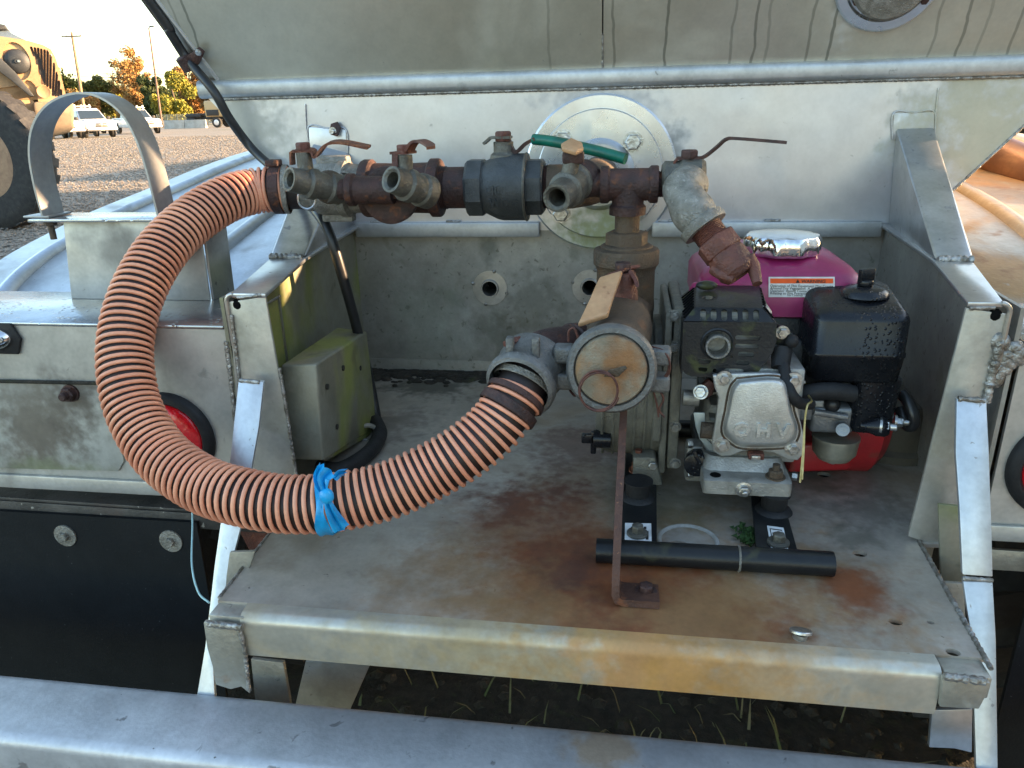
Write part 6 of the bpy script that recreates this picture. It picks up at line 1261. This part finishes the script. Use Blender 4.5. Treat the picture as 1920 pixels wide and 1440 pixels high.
tree('leafy_tree', 'dense yellow-green rounded tree right of the lamp post', tpos(334, 96), 6.2, 5.6, 'leaf_yellow', 7600, .22, 8, zlow=.06)
tree('leafy_tree', 'tall orange autumn tree at the tank edge', tpos(368, 112), 8.8, 6.4, 'leaf_orange', 6200, .24, 9, zlow=.1)
tree('leafy_tree', 'orange-green tree behind the dark truck chassis', tpos(412, 108), 7.0, 6.0, 'leaf_orange', 5200, .24, 10, zlow=.1)
# far wood that closes the horizon
rnd = random.Random(12); lm = MB()
for k in range(26000):
    t_ = rnd.random(); x = -230 + 420 * t_; y = 150 + 12 * math.sin(t_ * 9) + rnd.uniform(-4, 4); hmax = 5.0 + 2.2 * abs(math.sin(t_ * 31)) + 1.2 * abs(math.sin(t_ * 83 + 1)); z = hmax * rnd.random() ** .8; s = rnd.uniform(.35, .75)
    u_ = V((rnd.gauss(0, 1), rnd.gauss(0, 1), rnd.gauss(0, 1))).normalized(); v_ = u_.cross(V((rnd.gauss(0, 1), rnd.gauss(0, 1), rnd.gauss(0, 1)))).normalized(); p = V((x, y, z)); lm.add([p - u_ * s, p + v_ * s * .6, p + u_ * s, p - v_ * s * .6], [(0, 1, 2, 3)])
tag(lm.build('far_woodland', MATS['leaf_green'], smooth=0), 'low far green woodland closing the horizon behind the lot', 'woodland')['kind'] = 'stuff'

# ================================================================== low barrier, fence, dark chassis
M('concrete', (.40, .39, .36), (.32, .31, .28), 2, rough=.9)
for k, (pa_, pb_) in enumerate(((310, 348), (349, 388))):
    a, b = uy(pa_, 240, 78), uy(pb_, 240, 78); a.z = b.z = 0
    tag(MB().prism([a + V((0, -.3, 0)), a + V((0, -.12, .35)), a + V((0, -.08, .85)), a + V((0, .08, .85)), a + V((0, .12, .35)), a + V((0, .3, 0))], (b.x - a.x, 0, 0)).build('concrete_barrier', MATS['concrete'], bevel=.02), ('grey concrete barrier block beside the lamp post' if k == 0 else 'grey concrete barrier block beside the dark truck chassis'), 'barrier', 'concrete barriers')
FN = thing('mesh_fence', 'low grey-green fence running behind the concrete barriers', 'fence', tpos(345, 90))
a, b = tpos(296, 90), tpos(430, 90)
M('fence_grey', (.18, .21, .19), rough=.6)
for i in range(8): p = a.lerp(b, i / 7); MB().cyl(p, p + V((0, 0, 1.5)), .035, seg=8).build('post', MATS['fence_grey'], FN)
for i in range(7):
    p, q = a.lerp(b, i / 7), a.lerp(b, (i + 1) / 7); mb = MB()
    for k in range(7): mb.box((p + q) / 2 + V((0, 0, .2 + k * .2)), ((q - p).length, .02, .025))
    for k in range(10): mb.box(p.lerp(q, (k + .5) / 10) + V((0, 0, .78)), (.025, .02, 1.4))
    mb.build('mesh_panel', MATS['fence_grey'], FN)
CH = thing('chassis_truck', 'dark truck chassis with white wheel hubs and a tan body at the tank edge', 'truck', tpos(408, 80))
cp_ = tpos(408, 80)
MB().box(cp_ + V((-.3, 0, .95)), (6.0, .9, .25)).build('chassis_frame', MATS['car_black'], CH, bevel=.02)
MB().box(cp_ + V((.6, 0, 1.9)), (2.6, 2.2, 1.6)).build('cab', M('tan_body', (.45, .32, .16), rough=.5), CH, bevel=.15)
MB().box(cp_ + V((.2, -1.12, 1.5)), (1.4, .06, .6)).build('side_panel', MATS['car_black'], CH, bevel=.02)
MB().box(cp_ + V((-2.2, -.3, 1.25)), (1.8, 1.2, .4)).build('fifth_wheel', MATS['car_black'], CH, bevel=.1)
for x in (-2.3, .55):
    for s in (-1, 1):
        w0 = MB().lathe(cp_ + V((x, s * .9, .52)), (0, s, 0), [(.3, 0), (.48, 0), (.52, .05), (.52, .3), (.48, .34), (.3, .34)], 28).build('wheel', MATS['tyre'], CH, smooth=40)
        MB().lathe(cp_ + V((x, s * 1.245, .52)), (0, s, 0), [(.29, 0), (.25, .03), (.1, .05)], 20).build('hub', MATS['car_white'], w0, smooth=40)

# ================================================================== unseen box trailers added to shade the deck and the lot
M('trailer_white', (.62, .62, .6), (.52, .52, .5), 1.2, rough=.5)
def shade_trailer(loc, ang, L_, H, label):
    o = thing('shade_trailer', label, 'trailer', (0, 0, 0), 'unseen box trailers added to cast shade')
    MB().bb(-1.25, 1.25, -L_ / 2, L_ / 2, 1.0, H).build('body', MATS['trailer_white'], o, bevel=.04)
    for k in range(int(L_ / .6)): 
        for s in (-1, 1): MB().bb(s * 1.25, s * 1.275, -L_ / 2 + .3 + k * .6 - .03, -L_ / 2 + .3 + k * .6 + .03, 1.05, H - .05).build('side_rib', MATS['trailer_white'], o)
    MB().bb(-.5, .5, -L_ / 2 + .1, L_ / 2 - .1, .72, .999).build('frame', MATS['car_black'], o)
    for y in (-L_ * .36, -L_ * .24):
        for s in (-1, 1):
            w0 = MB().lathe((s * .80, y, .5), (s, 0, 0), [(.28, 0), (.46, 0), (.5, .05), (.5, .36), (.46, .42), (.28, .42), (.24, .34)], 28).build('wheel', MATS['tyre'], o, smooth=40)
    for s in (-1, 1): MB().bb(s * .8 - .06, s * .8 + .06, L_ * .28, L_ * .28 + .12, .0, .95).build('landing_leg', MATS['car_black'], o)
    o.location = loc; o.rotation_euler = (0, 0, R_(ang)); children_reset(o)
    return o
shade_trailer((4.6, -.96, 0), 0, 6.0, 3.0, 'unseen white ribbed box trailer added right of the tank trailer to shade the deck')
shade_trailer((9.0, 24.5, 0), 0, 8.0, 3.4, 'unseen white ribbed box trailer added farthest back to shade the gravel')
shade_trailer((7.5, 13.0, 0), 0, 8.5, 3.4, 'unseen white ribbed box trailer added between the other two to shade the gravel')

# ================================================================== gravel stones and weeds
rnd = random.Random(21); mb = MB()
ico = [V((0, 0, .7)), V((.9, 0, .1)), V((.2, .85, .05)), V((-.75, .5, .1)), V((-.7, -.5, 0)), V((.25, -.85, .1)), V((0, 0, -.5))]
ifc = [(0, 1, 2), (0, 2, 3), (0, 3, 4), (0, 4, 5), (0, 5, 1), (6, 2, 1), (6, 3, 2), (6, 4, 3), (6, 5, 4), (6, 1, 5)]
for k in range(34000):
    d = 3.2 + 45 * rnd.random() ** 1.8; px = rnd.uniform(-90, 560); p = tpos(px, d); s = rnd.uniform(.010, .030) * (1 + d * .03); a = rnd.uniform(0, 6.28); ca, sa = math.cos(a), math.sin(a); q = rnd.uniform(.7, 1.3)
    mb.add([V((p.x + s * (v.x * ca * q - v.y * sa), p.y + s * (v.x * sa * q + v.y * ca), .003 + s * .4 + v.z * s * .7)) for v in ico], ifc)
st = mb.build('gravel_stones', M('stone', (.27, .235, .195), (.16, .14, .115), 3, lo=.3, hi=.7, rough=.9, spots=[((.38, .35, .31), 5, .55, .65, .6)]), smooth=0, kind='stuff'); tag(st, 'loose grey gravel stones covering the lot left of the trailer', 'gravel')
rnd = random.Random(31); mb = MB(); ms = MB()
for k in range(150):
    if k % 3: cx, cy, sp_ = rnd.choice([(-.30, 1.25, .16), (.10, 1.2, .13), (.12, 1.3, .12), (-.1, 1.4, .3), (.3, 1.25, .2)]); x, y = cx + rnd.gauss(0, sp_), cy + rnd.gauss(0, .16)
    else: x, y = rnd.uniform(-.6, .6), rnd.uniform(.75, 2.0)
    h = rnd.uniform(.02, .09); a = rnd.uniform(0, 6.28); b = V((math.cos(a), math.sin(a), 0)); l_ = rnd.uniform(.3, 1.2) * h; wdt = rnd.uniform(.002, .004); sd_ = V((-b.y, b.x, 0)) * wdt; p = V((x, y, .004))
    mb.add([p - sd_, p + sd_, p + V((0, 0, h * .6)) + b * l_ * .4 + sd_ * .7, p + V((0, 0, h * .6)) + b * l_ * .4 - sd_ * .7, p + V((0, 0, h)) + b * l_], [(0, 1, 2, 3), (3, 2, 4)])
tag(mb.build('weed_grass', M('weed', (.05, .07, .02), (.13, .11, .055), 9, rough=.8), smooth=0), 'sparse weeds and dry grass on the soil under the deck', 'grass')['kind'] = 'stuff'
for k in range(900):
    x, y = rnd.uniform(-.8, .9), rnd.uniform(.7, 2.2); s = rnd.uniform(.006, .022); a = rnd.uniform(0, 6.28); ca, sa = math.cos(a), math.sin(a)
    ms.add([V((x + s * (v.x * ca - v.y * sa), y + s * (v.x * sa + v.y * ca), .005 + s * .4 + v.z * s * .7)) for v in ico], ifc)
tag(ms.build('soil_stones', MATS['dirt'], smooth=0), 'scattered small stones on the soil painted dark for shade below the deck', 'stones')['kind'] = 'stuff'
